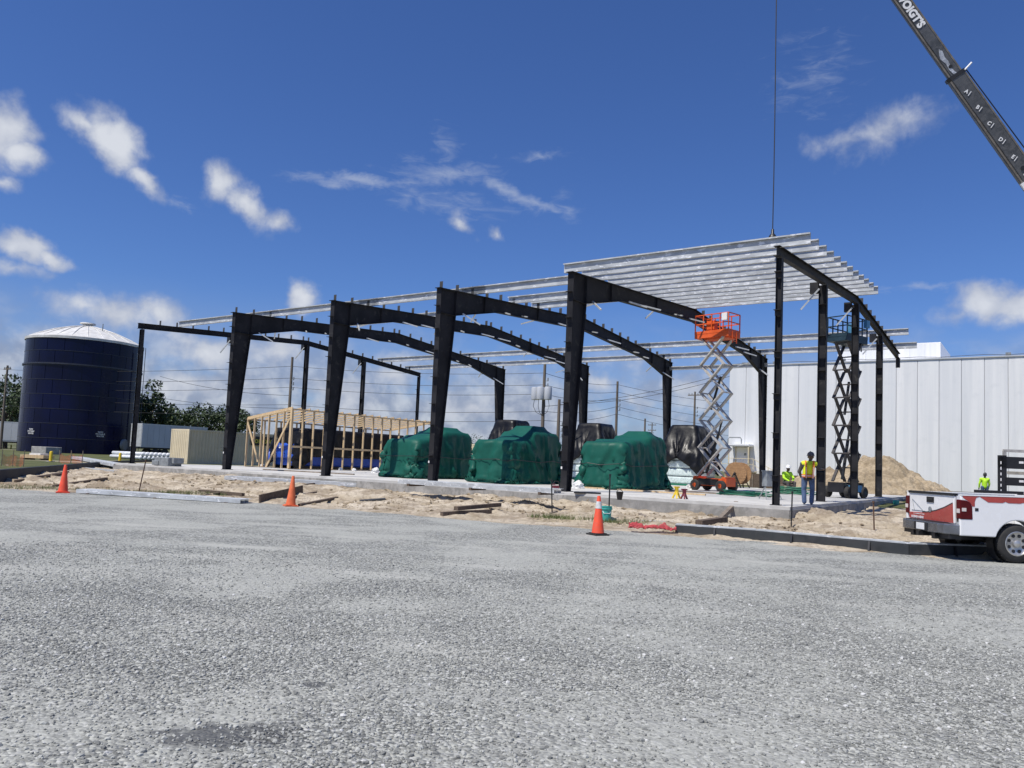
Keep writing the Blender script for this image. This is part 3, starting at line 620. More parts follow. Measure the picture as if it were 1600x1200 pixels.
def tarp_machine(px, py, label, seed, boxes, dx=0., dy=0.):
    g = G(px, py, SLAB); bx, by = toB(g)                     # front left corner of the machine's skid
    t = thing('covered_machine', label, 'covered machine', B(bx+MW/2+dx, by+ML/2+dy), RZ, 'green tarped machines on the slab')
    mk('skid', MB().box((-.8,0,.09), (.16,ML+.5,.18)).box((.85,.1,.09), (.16,ML+.7,.18)).box((0,ML/2-.1,.1), (1.7,.16,.17)), M['steel'], t)
    body = MB()
    for (x0,x1,y0,y1,z0,z1) in boxes: body.box(((x0+x1)/2,(y0+y1)/2,(z0+.22+z1-.23)/2), (max(.2,x1-x0-.35), max(.2,y1-y0-.35), z1-.45-z0))
    mk('machine_body', body, M['greybox'], t)
    x = drape(MW, ML, boxes, (MW+4.6, ML+4.9), seed, strap_z=1.05)
    cover(t, x, 'tarp', 'tarp', 1.05)
    return t
H2 = ML/2
tarp_machine(601, 745, 'green tarp over the machine nearest the timber stud frame, tied with a black strap', 1, [(-1.1,1.1,-H2-.05,H2+.05,0,.6),(-.97,.97,-H2+.05,-.9,0,1.85),(-.9,.97,-1.0,-.2,0,2.08),(-.88,.97,-.1,H2-.12,0,2.32),(-.5,.65,.2,H2-.7,0,2.55)])
tarp_machine(738, 753, 'green tarp over the middle machine, its front flap gathered open at the corner', 2, [(-1.1,1.1,-H2-.05,H2+.05,0,.6),(-.97,.95,-H2+.05,-.7,0,1.92),(-.85,.97,-.2,H2-.12,0,2.38),(-.45,.7,.2,H2-.8,0,2.68)])
tarp_machine(908, 762, 'green tarp with deep swags over the machine beside the fourth tapered column', 3, [(-1.1,1.05,-H2-.05,H2+.05,0,.6),(-.97,.95,-H2+.05,-1.2,0,1.98),(-.9,.95,-1.2,-.4,0,2.12),(-.8,.95,.4,H2-.12,0,2.35),(-.4,.65,.7,H2-.7,0,2.58)])
def black_machine(px, Y, label, seed, wdt=2.6, h=3.6, L=3.2, low=1.7):
    c = Q(px, 730, Y); t = thing('wrapped_machine', label, 'wrapped machine', (c.x, Y, SLAB), RZ, 'tall machines under black sheeting')
    mk('machine_body', MB().box((0,0,low/2+.1), (wdt-.3,L-.3,low)).box((0,.2,h*.6), (wdt*.62,L*.6,h*.7)), M['greybox'], t)
    wrap = MB()
    for k in range(4): wrap.box((0,0,.3+k*.48), (wdt-.12-.1*(k % 2), L-.12, .42))
    wb = mk('clear_wrapping', wrap, M['plastic'], t); bv = wb.modifiers.new('soft', 'BEVEL'); bv.width = .09; bv.segments = 3
    x = drape(wdt, L, [(-wdt/2,wdt/2,-L/2,L/2,0,low+.25),(-wdt*.32,wdt*.32,-L*.3,L*.35,0,h)], (wdt+2.8, L+2.8), seed, steps=150, d=.14)
    cover(t, x, 'btarp', 'black_sheeting')
    mk('base_rail', MB().box((0,-L/2-.05,.06), (wdt+.1,.12,.12)).box((0,L/2+.05,.06), (wdt+.1,.12,.12)), M['hose'], t)
black_machine(797, 56.5, 'tall machine under black sheeting rising behind the middle green tarp', 11, h=3.95)
black_machine(928, 52.5, 'tall machine under black sheeting behind the fourth column and the swagged green tarp', 12, h=3.75)
black_machine(1075, 47.5, 'machine under black sheeting with clear plastic wrapped layers below, behind the orange lift', 13, h=3.6)

# ------------------------------------------------------------------ timber stud frame and the wrapped unit inside it
ts = thing('timber_stud_frame', 'fresh pale lumber stud frame with a sloping flat roof around the blue wrapped unit', 'timber frame', B(-30.1, 6.5), RZ)
TW, TL = 4.1, 12.8; zz = lambda x: 3.62+x*.151                # x from 0 (right) to -TW
ws = .055
for k in range(16):
    y = TL*k/15; mk('stud', MB().box((-.02, y, zz(0)/2), (.12 if k else .16, .06 if k else .14, zz(0)-.09)), M['wood_new'], ts)
for k in range(20): y = TL*k/19; mk('joist', MB().bar((.02, y, zz(0)+.05), (-TW-.05, y, zz(-TW)+.05), .045, .10), M['wood_new'], ts)
for k in range(1, 7):
    xx = -TW*k/6; mk('stud', MB().box((xx, 0, zz(xx)/2), (ws, .12, zz(xx)-.09)), M['wood_new'], ts)
for k in range(1, 11): mk('stud', MB().box((-TW, TL*k/10, zz(-TW)/2), (.12, ws, zz(-TW)-.09)), M['wood_new'], ts)
for k, y in enumerate((0., TL)):
    mk('top_plate', MB().bar((.05,y,zz(0)-.045), (-TW-.05,y,zz(-TW)-.045), .13, .085), M['wood_new'], ts)
mk('top_plate', MB().box((-.02,TL/2,zz(0)-.045), (.142,TL,.082)), M['wood_new'], ts); mk('top_plate', MB().box((-TW,TL/2,zz(-TW)-.045), (.132,TL,.082)), M['wood_new'], ts)
for xx in (-.02, -TW): mk('sole_plate', MB().box((xx,TL/2,.022), (.15,TL,.044)), M['wood_new'], ts)
mk('blocking_rail', MB().box((.06,TL/2,1.35), (.04,TL,.12)), M['wood_new'], ts)
mk('brace', MB().bar((-.1,-.09,3.0), (-2.0,-.09,.05), .04, .12), M['wood_new'], ts); mk('brace', MB().bar((-TW+.1,-.09,2.75), (-TW+1.3,-.09,.35), .04, .12), M['wood_new'], ts)
un = thing('wrapped_unit', 'long unit wrapped in blue tarp below and black sheeting above inside the timber frame', 'wrapped unit', B(-32.0, 7.3), RZ)
x = drape(2.5, 9.4, [(-1.25,1.25,-4.7,4.7,0,2.5)], (2.5+3.4, 9.4+3.0), 31, steps=110, d=.16); x[...,2] += .0
ot = cover(un, x, 'btarp', 'black_sheeting'); ot.location = (0, 5.2, 0)
bw = MB().box((0, 5.2, .95), (2.44, 9.36, 1.5)); bo = mk('blue_tarp', bw, M['bluetarp'], un); bo.modifiers.new('b', 'BEVEL').width = .08
mk('base_frame', MB().box((-1,5.2,.1), (.2,9.6,.2)).box((1,5.2,.1), (.2,9.6,.2)), M['black'], un)
mk('paper_label', MB().box((-.2,.14,1.35), (.16,.01,.22)), M['lettering'], un)
x = drape(2.5, 1.2, [(-1.25,1.25,-.6,.6,0,1.55)], (2.5+1.9, 2.8), 33, steps=110, d=.12); o2 = cover(un, x, 'bluetarp', 'blue_tarp'); o2.location = (-.1, .95, 0)

# ------------------------------------------------------------------ scissor lifts
def scissor_lift(name, label, loc, rz, plat_z, n, L, w, pm, am, bm, dark=False, ef=.28, aw=.20):
    t = thing(name, label, 'scissor lift', loc, rz)
    ch = mk('chassis', MB().box((0,0,.42), (L,w*.8,.36)).box((-L*.42,0,.62), (.2,w*.82,.12)).box((L*.42,0,.62), (.2,w*.82,.12)), bm, t)
    mk('battery_tray', MB().box((0,-w*.45,.42), (L*.55,w*.16,.3)), M['bluepale'] if dark else M['black'], t)
    for sx in (-1, 1):
        for sy in (-1, 1):
            wh = mk('wheel', MB().lathe([(.0,-.1),(.22,-.1),(.26,-.06),(.26,.06),(.22,.1),(.0,.1)], 18, (sx*L*.38, sy*w*.5, .26), 'y', False), M['rubber'], t, smooth=True, sharp=40)
            mk('hub', MB().lathe([(.11,0),(.11,.02)], 12, (sx*L*.38, sy*(w*.5)+sy*.1, .26), 'y'), pm, wh)
    z0 = .72; dz = (plat_z-z0)/n; e = L*ef
    for k in range(n):
        za, zb = z0+k*dz, z0+(k+1)*dz
        for sy in (-1, 1):
            for s in (-1, 1):
                yy = sy*(w*.36+(.045 if s > 0 else -.045)); mk('scissor_arm', MB().bar((-s*e, yy, za), (s*e, yy, zb), .06, aw, up=(0,1,0)), am, t)
        for s in (-1, 1): mk('cross_tube', MB().tube((s*e,-w*.42,zb), (s*e,w*.42,zb), .035, n=8), am, t)
        mk('cross_tube', MB().tube((0,-w*.42,(za+zb)/2), (0,w*.42,(za+zb)/2), .03, n=8), am, t)
    mk('lift_cylinder', MB().tube((-e*.7,0,z0+.1), (e*.3,0,z0+dz*1.5), .07).tube((e*.3,0,z0+dz*1.5), (e*.6,0,z0+dz*2.0), .045), M['black'], t)
    mk('lift_cylinder', MB().tube((-e*.4,0,z0+dz*2.4), (e*.4,0,z0+dz*3.6), .06), M['black'], t)
    pw = w*1.02; PL = L*1.02
    dk = mk('platform', MB().box((0,0,plat_z+.10), (PL,pw,.20)).box((PL*.1,0,plat_z-.03), (PL*.7,pw*.7,.07)), pm, t)
    mk('toe_board', MB().box((0,-pw/2,plat_z+.27), (PL,.02,.14)).box((0,pw/2,plat_z+.27), (PL,.02,.14)).box((-PL/2,0,plat_z+.27), (.02,pw,.14)).box((PL/2,0,plat_z+.27), (.02,pw,.14)), pm, t)
    hx, hy = PL/2-.02, pw/2-.02; zt = plat_z+1.12; zm = plat_z+.68
    pts = [(-hx,-hy),(-hx/2,-hy),(0,-hy),(hx/2,-hy),(hx,-hy),(hx,hy),(hx/2,hy),(0,hy),(-hx/2,hy),(-hx,hy)]
    for (a, b) in pts: mk('rail_post', MB().box((a,b,(plat_z+.2+zt)/2), (.045,.045,zt-plat_z-.2)), pm, t)
    for z in (zt, zm):
        rl = MB(); cs = [(-hx,-hy),(hx,-hy),(hx,hy),(-hx,hy)]
        for k in range(4): rl.bar((*cs[k],z), (*cs[(k+1)%4],z), .045, .045)
        mk('guard_rail', rl, pm, t)
    mk('control_box', MB().box((hx-.15,-hy-.06,zt-.2), (.28,.16,.34)), M['white'] if not dark else M['bluepale'], t)
    mk('tool_bin', MB().box((-hx*.1,-hy+.2,plat_z+.62), (.42,.3,.42)), pm if not dark else M['bluepale'], t)
    mk('ladder', MB().bar((hx+.03,-.18,plat_z-.3), (hx+.03,-.18,plat_z+.25), .04,.04).bar((hx+.03,.18,plat_z-.3), (hx+.03,.18,plat_z+.25), .04,.04).bar((hx+.03,-.18,plat_z-.2), (hx+.03,.18,plat_z-.2), .03,.03), pm, t)
    return t
g = min((B(-6.25, y_*.05) for y_ in range(440)), key=lambda p_: abs(CX+FPX*(p_.x/p_.y)-1119)); scissor_lift('scissor_lift', 'raised scissor lift with orange platform and grey scissor arms beside the fourth frame', (g.x, g.y, SLAB), R(-48), 7.35, 5, 1.85, 1.0, M['orange'], M['armgrey'], M['orange'], ef=.34, aw=.20)
g = G(1322, 779, SLAB); scissor_lift('scissor_lift', 'raised scissor lift with dark arms and a blue platform beside the ridge post', (g.x+.55, g.y+1.3, SLAB), R(38), 7.0, 5, 1.75, .95, M['blue'], M['armdark'], M['black'], True, .26, .13)

# ------------------------------------------------------------------ cable reel, slab clutter
g = G(1153, 762, SLAB); rl = thing('cable_reel', 'large wooden cable reel on a black stand near the orange lift', 'cable reel', (g.x, g.y, SLAB), R(-36))
rr_ = .66; rz_ = .86
for s in (-1, 1):
    fl = mk('flange', MB().lathe([(.06,0),(rr_,0),(rr_,.06),(.06,.06)], 40, (0, s*.42-.03, rz_), 'y', False), M['reel'], rl)
    for k in range(8): mk('board', MB().box((0, s*.42+(-.035 if s < 0 else .035), rz_-rr_*.8+k*rr_*.225), (2*math.sqrt(max(.02, rr_**2-(-rr_*.8+k*rr_*.225)**2))-.06, .012, rr_*.21)), M['reel'], fl)
mk('drum', MB().lathe([(.4,-.4),(.4,.4)], 28, (0,0,rz_), 'y'), M['reel'], rl, smooth=True, sharp=40)
mk('axle', MB().tube((0,-.75,rz_), (0,.75,rz_), .035), M['steel2'], rl)
for s in (-1, 1): mk('stand', MB().bar((0,s*.62,rz_+.05), (-.45,s*.75,0), .06,.06).bar((0,s*.62,rz_+.05), (.45,s*.75,0), .06,.06).bar((0,s*.62,rz_+.05), (0,s*.95,0), .06,.06).bar((-.3,s*.7,.3), (.3,s*.7,.3), .05,.05), M['black'], rl)
def coil(px, py, label, n, r, m, seed, z=SLAB, flat=1.):
    g = G(px, py, z); rng = random.Random(seed); mb = MB(); pts = []
    for k in range(n*14):
        a = k/14*2*math.pi; q = r*(.7+.28*math.sin(k*.23+seed)+.14*math.sin(k*.071)+rng.uniform(-.05,.05)); pts.append((q*math.cos(a)*1.3, q*math.sin(a)*.8, .03+.17*(k/(n*14))*flat+.03*math.sin(k*.9)))
    mb.path(pts, .02, 6); return mk('hose_coil', mb, M[m], label=label, cat='hose', group='green hoses on the slab', loc=(g.x, g.y, z), rz=-.5, smooth=True)
coil(1160, 775, 'tangled green hose lying before the cable reel', 7, .85, 'hose', 1); coil(1240, 773, 'loose pile of green hose left of the standing worker', 8, .8, 'hose', 2, flat=2)
def block(name, px, py, size, m, label, cat, rz=RZ, z=SLAB, extra=None, parts=None, group=None):
    g = G(px, py, z); mb = MB().box((0,0,size[2]/2), size)
    if extra:
        for c, s in extra: mb.box(c, s)
    o = mk(name, mb, M[m], label=label, cat=cat, loc=(g.x, g.y, z), rz=rz, group=group); b = o.modifiers.new('edge', 'BEVEL'); b.width = min(size)*.06; b.segments = 2; return o
block('concrete_block', 781, 754, (.55,.4,.22), 'concrete_raw', 'small concrete block before the middle green tarp', 'block', extra=[((.05,0,.33),(.08,.08,.24))])
block('concrete_block', 632, 742, (.4,.35,.22), 'concrete_raw', 'small concrete block before the first green tarp', 'block', extra=[((0,.0,.27),(.3,.25,.1))])
for (px, py, s, lab) in ((587,739,.5,'crumpled white plastic bag between the stud frame and the first green tarp'),(727,747,.42,'crumpled white plastic bag beside the middle green tarp'),(655,746,.4,'crumpled pale plastic sheet at the foot of the first green tarp'),(1080,765,.5,'crumpled clear plastic bag by the orange lift wheel'),(532,735,.3,'scrap of white plastic by the stud frame sole plate'),(553,736,.28,'white plastic scrap beside the second tapered column'),(903,763,.5,'crumpled white sheet behind the fourth column foot'),(410,729,.3,'small white scrap at the left end of the stud frame')):
    g = G(px, py, SLAB); bm = bmesh.new(); bmesh.ops.create_icosphere(bm, subdivisions=3, radius=s*.5)
    for v in bm.verts:
        n = v.co.normalized(); q = 1+.5*(fbm(np.array([n.x*3+s*20]), np.array([n.y*3+n.z*4]), 7)[0]-.5)*2; v.co = Vector((n.x*q, n.y*q*.8, max(n.z*q*1.1, -.2)))*s*.5
    me = bpy.data.meshes.new('plastic_bag'); bm.to_mesh(me); bm.free(); me.materials.append(M['bag']); mk('plastic_bag', me, None, label=lab, cat='plastic bag', loc=(g.x, g.y, SLAB+s*.1))
def jack(px, py, m, label, h=.5):
    g = G(px, py, SLAB); t = thing('jack_stand', label, 'jack stand', (g.x, g.y, SLAB), .4)
    for a in range(3): q = a*2.094; mk('leg', MB().bar((0,0,h*.8), (.4*h*math.cos(q),.4*h*math.sin(q),0), .045,.045), M[m], t)
    mk('post', MB().box((0,0,h*.7), (.09,.09,h*.7)), M[m], t); mk('head', MB().box((0,0,h*1.05), (.2,.07,.05)), M[m], t)
jack(1057, 779, 'yellow', 'yellow jack stand on the slab edge behind the cone', .36); jack(1069, 780, 'maroon', 'dark red jack stand next to the yellow one', .3)
g = G(1203, 780, SLAB); t = thing('site_box', 'grey metal box tilted on thin legs left of the corner post', 'site box', (g.x, g.y, SLAB), .3)
mk('box', MB().box((0,0,.75), (.5,.3,.55)), M['greybox'], t); mk('lid', MB().box((0,0,1.04), (.54,.34,.04)), M['greybox'], t)
for s in (-1,1): mk('leg', MB().bar((s*.2,0,.5), (s*.34,-.25,0), .03,.03), M['greybox'], t); mk('leg', MB().bar((s*.2,0,.5), (s*.3,.25,0), .03,.03), M['greybox'], t)
g = G(868, 765, SLAB); t = thing('cutoff_saw', 'red and black cut-off saw lying left of the fourth column', 'saw', (g.x, g.y, SLAB), .3)
mk('body', MB().box((0,0,.09), (.24,.14,.13)).box((-.1,0,.2), (.16,.05,.04)), M['maroon'], t); mk('blade', MB().lathe([(.16,0),(.16,.012)], 20, (.28,.0,.17), 'y'), M['black'], t); mk('handle', MB().path([(-.1,0,.22),(-.05,0,.32),(.1,0,.32),(.16,0,.2)], .018), M['black'], t)
block('shadow_plate', 918, 771, (.9,.5,.05), 'black', 'thin black plate standing in for the shadow right of the fourth column foot', 'shadow plate', rz=-.2)  # flat black box imitates the shadow cast by the column
t = thing('mixing_bucket', 'dark grout covered mixing pail hung on the slab edge', 'pail', G(968, 781, SLAB), .2); mk('pail', MB().lathe([(.07,0),(.11,.24),(.10,.24),(.06,.02)], 18), M['black'], t, smooth=True, sharp=40); mk('handle', MB().path([(-.11,0,.22),(0,0,.34),(.11,0,.22)], .01), M['black'], t)
for k, (px, py, Lh) in enumerate(((1000,768,5.5),(1120,772,4.5),(760,748,4.),(480,738,6.))):
    g = G(px, py, SLAB); mk('lumber_plank', MB().box((0,0,.03), (Lh,.12,.06)), M['wood_grey' if k else 'wood_new'], label=('pale plank on the slab in front of the swagged tarp','grey plank on the slab before the cable reel','grey plank on the slab by the middle tarp','long plank on the slab before the stud frame')[k], cat='plank', loc=(g.x, g.y, SLAB), rz=RZ+.05*k)

# ------------------------------------------------------------------ things lying on the sand
def lying(name, p0, p1, w, h, m, label, cat, lift=.0, group=None, sand=True, z=0.):
    a = GS(*p0) if sand else G(*p0, z); b = GS(*p1) if sand else G(*p1, z)
    c = (a+b)/2; dz = b-a; o = mk(name, MB().bar(-dz/2, dz/2, w, h), M[m], label=label, cat=cat, group=group, loc=c+Vector((0,0,h/2+lift)))
    return o
GB = 'weathered boards on the sand'
for (a, b, w, h, lab, m) in (
 ((405,786),(472,772),.05,.26,'dark board standing on edge left of the middle cone','wood_old'),((455,779),(540,760),.10,.09,'long dark board slanting right of the middle cone','wood_old'),
 ((468,791),(536,782),.12,.07,'dark board flat at the gravel edge right of the middle cone','wood_old'),((553,778),(594,772),.07,.04,'thin reddish stick lying in the sand before the third column','wood_grey'),
 ((562,783),(602,780),.55,.05,'dark grey sheet lying in the sand below the third column','form'),((690,806),(766,802),.16,.11,'lower board of the dark pile at the gravel edge','wood_old'),
 ((860,802),(920,781),.09,.06,'pale stick slanting up from the black stake to the slab','wood_grey'),((902,787),(922,779),.10,.06,'short pale board end leaning by the slab','wood_grey'),((972,790),(1010,810),.10,.06,'grey plank slanting down from the slab behind the near cone','wood_grey'),
 ((1092,819),(1132,817),.2,.16,'dark log lying behind the end of the kerb form','wood_old'),((1124,817),(1150,800),.12,.12,'grey board propped up behind the kerb form','wood_grey'),
 ((24,756),(104,741),.10,.10,'long dark board left of the left cone, nearest the grass','wood_old'),((48,750),(106,740),.10,.09,'long dark board left of the left cone, behind the first','wood_old'),((84,762),(166,752),.12,.10,'dark board slanting behind the left cone','wood_old'),
 ((312,767),(380,775),.12,.10,'dark board lying before the foot of the first tapered column','wood_old'),((300,780),(345,773),.10,.08,'short dark board near the galvanized channels','wood_old'),((470,762),(516,757),.10,.08,'brown board under the galvanized bundle','wood_old'),
 ((0,744),(70,737),.12,.1,'dark board by the kerb at the left edge','wood_old'),((640,769),(700,766),.10,.08,'brown board below the third column foot','wood_old'),((745,760),(800,772),.05,.05,'thin dark stick below the slab','wood_old')):
    lying('board', a, b, w, h, m, lab, 'board', group=GB)
lying('board', (712,802), (780,797), .16, .11, 'wood_old', 'upper board of the dark pile at the gravel edge', 'board', .11, GB)
def chan(name, p0, p1, label, n=2, w=.2, h=.18, lift=.05, sand=True, z=0, group='galvanized steel members on the ground'):
    a = GS(*p0) if sand else G(*p0, z); b = GS(*p1) if sand else G(*p1, z); d = b-a; c = (a+b)/2; zz_ = max(a.z, b.z, c.z if not sand else zsand(c.x, c.y))
    L = d.length; dirn = d.normalized(); perp = Vector((-d.y, d.x, 0)).normalized()
    t = thing(name, label, 'steel channels', (c.x, c.y, min(a.z,b.z)), 0, group)
    for k in range(n):
        off = perp*(k*w*1.05); mb = MB(); dz = Vector((0,0,d.z)); base = Vector((0,0,lift+(a.z+b.z)/2-min(a.z,b.z)))
        p, q = -d/2+off+base, d/2+off+base
        mb.bar(p+Vector((0,0,h)), q+Vector((0,0,h)), w*.9, .012); mb.bar(p+perp*(-w*.45)+Vector((0,0,h/2)), q+perp*(-w*.45)+Vector((0,0,h/2)), .012, h); mb.bar(p+perp*(w*.45), q+perp*(w*.45), .10, .012)
        mk('channel', mb, M['galv'], t)
    for f in (-.42, 0., .42): mk('bearer', MB().bar(d*f-perp*.15+Vector((0,0,lift*.3+d.z*f+(a.z+b.z)/2-min(a.z,b.z))), d*f+perp*(n*w+.1)+Vector((0,0,lift*.3+d.z*f+(a.z+b.z)/2-min(a.z,b.z))), .1, .09), M['wood_old'], t)
chan('steel_channels', (122,772), (378,789), 'long galvanized channels lying along the gravel edge right of the left cone', 3, .2, .12)
chan('steel_channels', (352,749), (588,764), 'long galvanized bundle on the sand before the second tapered column', 3, .22, .16)
chan('steel_channels', (113,722), (181,735), 'short galvanized members propped crosswise by the left kerb', 3, .25, .16, .25)
chan('steel_channels', (95,731), (181,737), 'galvanized channel lying under the propped ones by the left kerb', 1, .25, .12)
chan('steel_channels', (624,757), (868,773), 'long galvanized channels lying along the slab edge below the third column', 3, .22, .14, .04, False, SLAB)
lying('timber_bearer', (766,778), (808,781), .12, .2, 'wood_old', 'brown timber block under the channels at the slab edge', 'timber', .0)
# kerb forms
def kerb_form(pts, label, h=.30, w=.30, name='kerb_form', stakes=True):
    P3 = [G(*p, 0) for p in pts]; t = thing(name, label, 'kerb form', P3[0], 0)
    for a, b in zip(P3[:-1], P3[1:]):
        a, b = a-P3[0], b-P3[0]; n = Vector((-(b-a).y, (b-a).x, 0)).normalized()
        fb = mk('form_board', MB().bar(a+Vector((0,0,h/2)), b+Vector((0,0,h/2)), .045, h), M['form'], t); mk('form_board', MB().bar(a+n*w+Vector((0,0,h/2)), b+n*w+Vector((0,0,h/2)), .045, h), M['form'], t)
        mk('cap_board', MB().bar(a+n*w/2+Vector((0,0,h+.018)), b+n*w/2+Vector((0,0,h+.018)), w+.02, .03), M['galv'] if stakes else M['form'], t)
        if stakes:
            L = (b-a).length; k = int(L/1.3)
            for i in range(k): q = a.lerp(b, (i+.5)/k); mk('stake', MB().bar(q-n*.12+Vector((0,0,-.02)), q-n*.035+Vector((0,0,h*.95)), .04, .03), M['black'], t)
kerb_form([(1055,835),(1180,844),(1300,856),(1420,867),(1560,872)], 'long dark kerb form running from the red netting to the pickup truck', .23, .24)
kerb_form([(985,823),(1052,827)], 'short low dark form behind the red netting', .16, .2)
a = [(-40,757),(0,752),(90,741),(170,731),(262,725)]
P3 = [G(x, y, .12) for x, y in a]; t = thing('kerb', 'long dark grey kerb wall along the grass at the left', 'kerb', P3[0], 0)
for p, q in zip(P3[:-1], P3[1:]): mk('kerb_section', MB().bar(p-P3[0]+Vector((0,0,.16)), (q-P3[0])*.999+Vector((0,0,.16)), .25, .56), M['kerbdark'], t)

# red netting
g = G(1017, 832, 0.02); nx, ny = 60, 14; X, Y = np.meshgrid(np.linspace(-.55,.62,nx), np.linspace(-.12,.16,ny)); Z = .05+.20*fbm(X*6, Y*9, 5, 4)*np.clip(1-np.abs(Y)/.2, 0, 1)+.10*fbm(X*22, Y*22, 8, 3)
me = grid_mesh('netting', X, Y, Z-.02, M['netting']); o = mk('safety_netting', me, None, label='crumpled red safety netting at the gravel edge', cat='netting', loc=g, rz=-.25); o.modifiers.new('w', 'WIREFRAME').thickness = .014

# cones
def cone(px, py, h, m, label, collar=False, tilt=0.):
    g = G(px, py, 0.0) if py > 790 else GS(px, py); g.z = max(g.z, 0.)
    t = thing('traffic_cone', label, 'traffic cone', g, .5); r = h*.2
    mk('base', MB().box((0,0,.018), (r*2.15,r*2.15,.036)).box((0,0,.045), (r*1.7,r*1.7,.02)), M['rubber'] if collar else M[m], t)
    mk('body', MB().lathe([(r*.82,.05),(r*.78,.08),(r*.22,h-.02),(r*.18,h),(r*.12,h),(r*.6,.1)], 28), M[m], t, smooth=True, sharp=40)
    if collar:
        f = lambda z: r*.82-(r*.6)*(z-.05)/(h-.07)+.004; mk('collar', MB().lathe([(f(h*.68),h*.68),(f(h*.86),h*.86)], 28, cap=False), M['reflective'], t, smooth=True)
    t.rotation_euler = (0, tilt, .5)
cone(934, 836, .92, 'cone', 'near orange traffic cone with white collar and black base', True)
cone(454, 791, .93, 'cone_o', 'middle plain orange traffic cone before the second tapered column', False, .03)
cone(98, 771, .93, 'cone', 'left plain orange traffic cone at the gravel edge below the tank', False, .02)
# stakes
for (px, py, h, tl, m, lab) in ((863,803,1.05,-.06,'black','black stake standing in the sand before the fourth column'),(951,814,1.25,.0,'black','tall black stake beside the teal bucket'),(1236,826,1.0,.02,'black','black stake beside the pale sand mound at the slab corner'),(1366,833,.72,-.04,'rust','rusty stake in the sand left of the pickup'),(216,770,1.1,.16,'rust','leaning rusty rod at the left between cone and corner post')):
    g = GS(px, py); t = thing('stake', lab, 'stake', g, 0, 'stakes in the sand'); mk('rod', MB().tube((0,0,-.1), (tl*h,0,h), .02, n=8), M[m], t); mk('cap', MB().tube((tl*h,0,h-.03), (tl*h,0,h+.02), .03, n=8), M[m], t)
g = GS(947, 813); t = thing('bucket', 'teal plastic bucket behind the near cone', 'bucket', g); mk('pail', MB().lathe([(.125,0),(.15,.36),(.16,.36),(.16,.39),(.14,.39),(.12,.03)], 24), M['teal'], t, smooth=True, sharp=35); mk('handle', MB().path([(-.15,0,.33),(-.08,-.14,.2),(.08,-.14,.2),(.15,0,.33)], .008), M['white'], t); mk('rim', MB().lathe([(.162,.30),(.166,.31),(.166,.33),(.162,.34)], 24, cap=False), M['teal'], t)
g = GS(1400, 792); t = thing('pipe_riser', 'teal capped pipe riser standing in the sand left of the pickup', 'pipe', g); mk('pipe', MB().tube((0,0,-.1), (0,0,.42), .12, n=20), M['teal'], t, smooth=True, sharp=40); mk('cap', MB().lathe([(.14,.36),(.14,.47),(.11,.5),(.0,.51)], 20), M['teal'], t, smooth=True, sharp=40)
for k, (px, py, h) in enumerate(((1357,790,.35),(1374,792,.3),(1383,791,.32))):
    g = GS(px, py); t = thing('conduit_stub', ('thin grey conduit stub before the fourth end post','thin grey conduit stub nearest the teal riser pair','thin grey conduit stub left of the teal riser')[k], 'conduit', g, 0, 'conduit stubs in the sand'); mk('pipe', MB().tube((0,0,-.1), (0,0,h), .035, n=10), M['galv'], t); mk('coupling', MB().tube((0,0,h-.08), (0,0,h+.01), .045, n=10), M['galv'], t)
lying('timber_post', (1418,788), (1418.6,786), .16, .16, 'wood_grey', 'short grey timber end beside the pickup tailgate', 'timber')
lying('pipe_run', (1335,772), (1425,776), .12, .12, 'pvc', 'white pipe lying before the big sand pile', 'pipe', .1)
lying('rebar_bundle', (1402,791), (1425,797), .05, .05, 'netting', 'red painted bar in the sand by the tailgate', 'bar', .03)

# grass tufts
def tuft(px, py, r, n, label, seed):
    g = GS(px, py); rng = random.Random(seed); mb = MB()
    for _ in range(n):
        a = rng.uniform(0, 6.283); q = r*math.sqrt(rng.random()); x, y = q*math.cos(a)*1.8, q*math.sin(a)*.7; h = rng.uniform(.05,.17); b = rng.uniform(0,6.283); w = .008; lx, ly = rng.uniform(-.07,.07), rng.uniform(-.07,.07)
        z = zsand(g.x+x, g.y+y)-g.z-.01 if n < 100 else -.03
        mb.add([(x-w*math.cos(b),y-w*math.sin(b),z),(x+w*math.cos(b),y+w*math.sin(b),z),(x+lx,y+ly,z+h)], [(0,1,2)])
    mk('grass_tuft', mb, M['blade'], label=label, cat='grass', kind='stuff', loc=g)
tuft(60,757,1.5,1600,'green grass at the gravel edge left of the left cone',1); tuft(225,769,.9,700,'green grass tuft before the leaning rusty rod',2); tuft(305,773,.8,600,'small grass tuft behind the galvanized channels',3); tuft(885,806,.6,700,'dry grass tuft left of the near cone',4); tuft(975,815,.5,400,'sparse grass between the teal bucket and red netting',5); tuft(15,748,1.0,500,'grass by the left kerb',6)

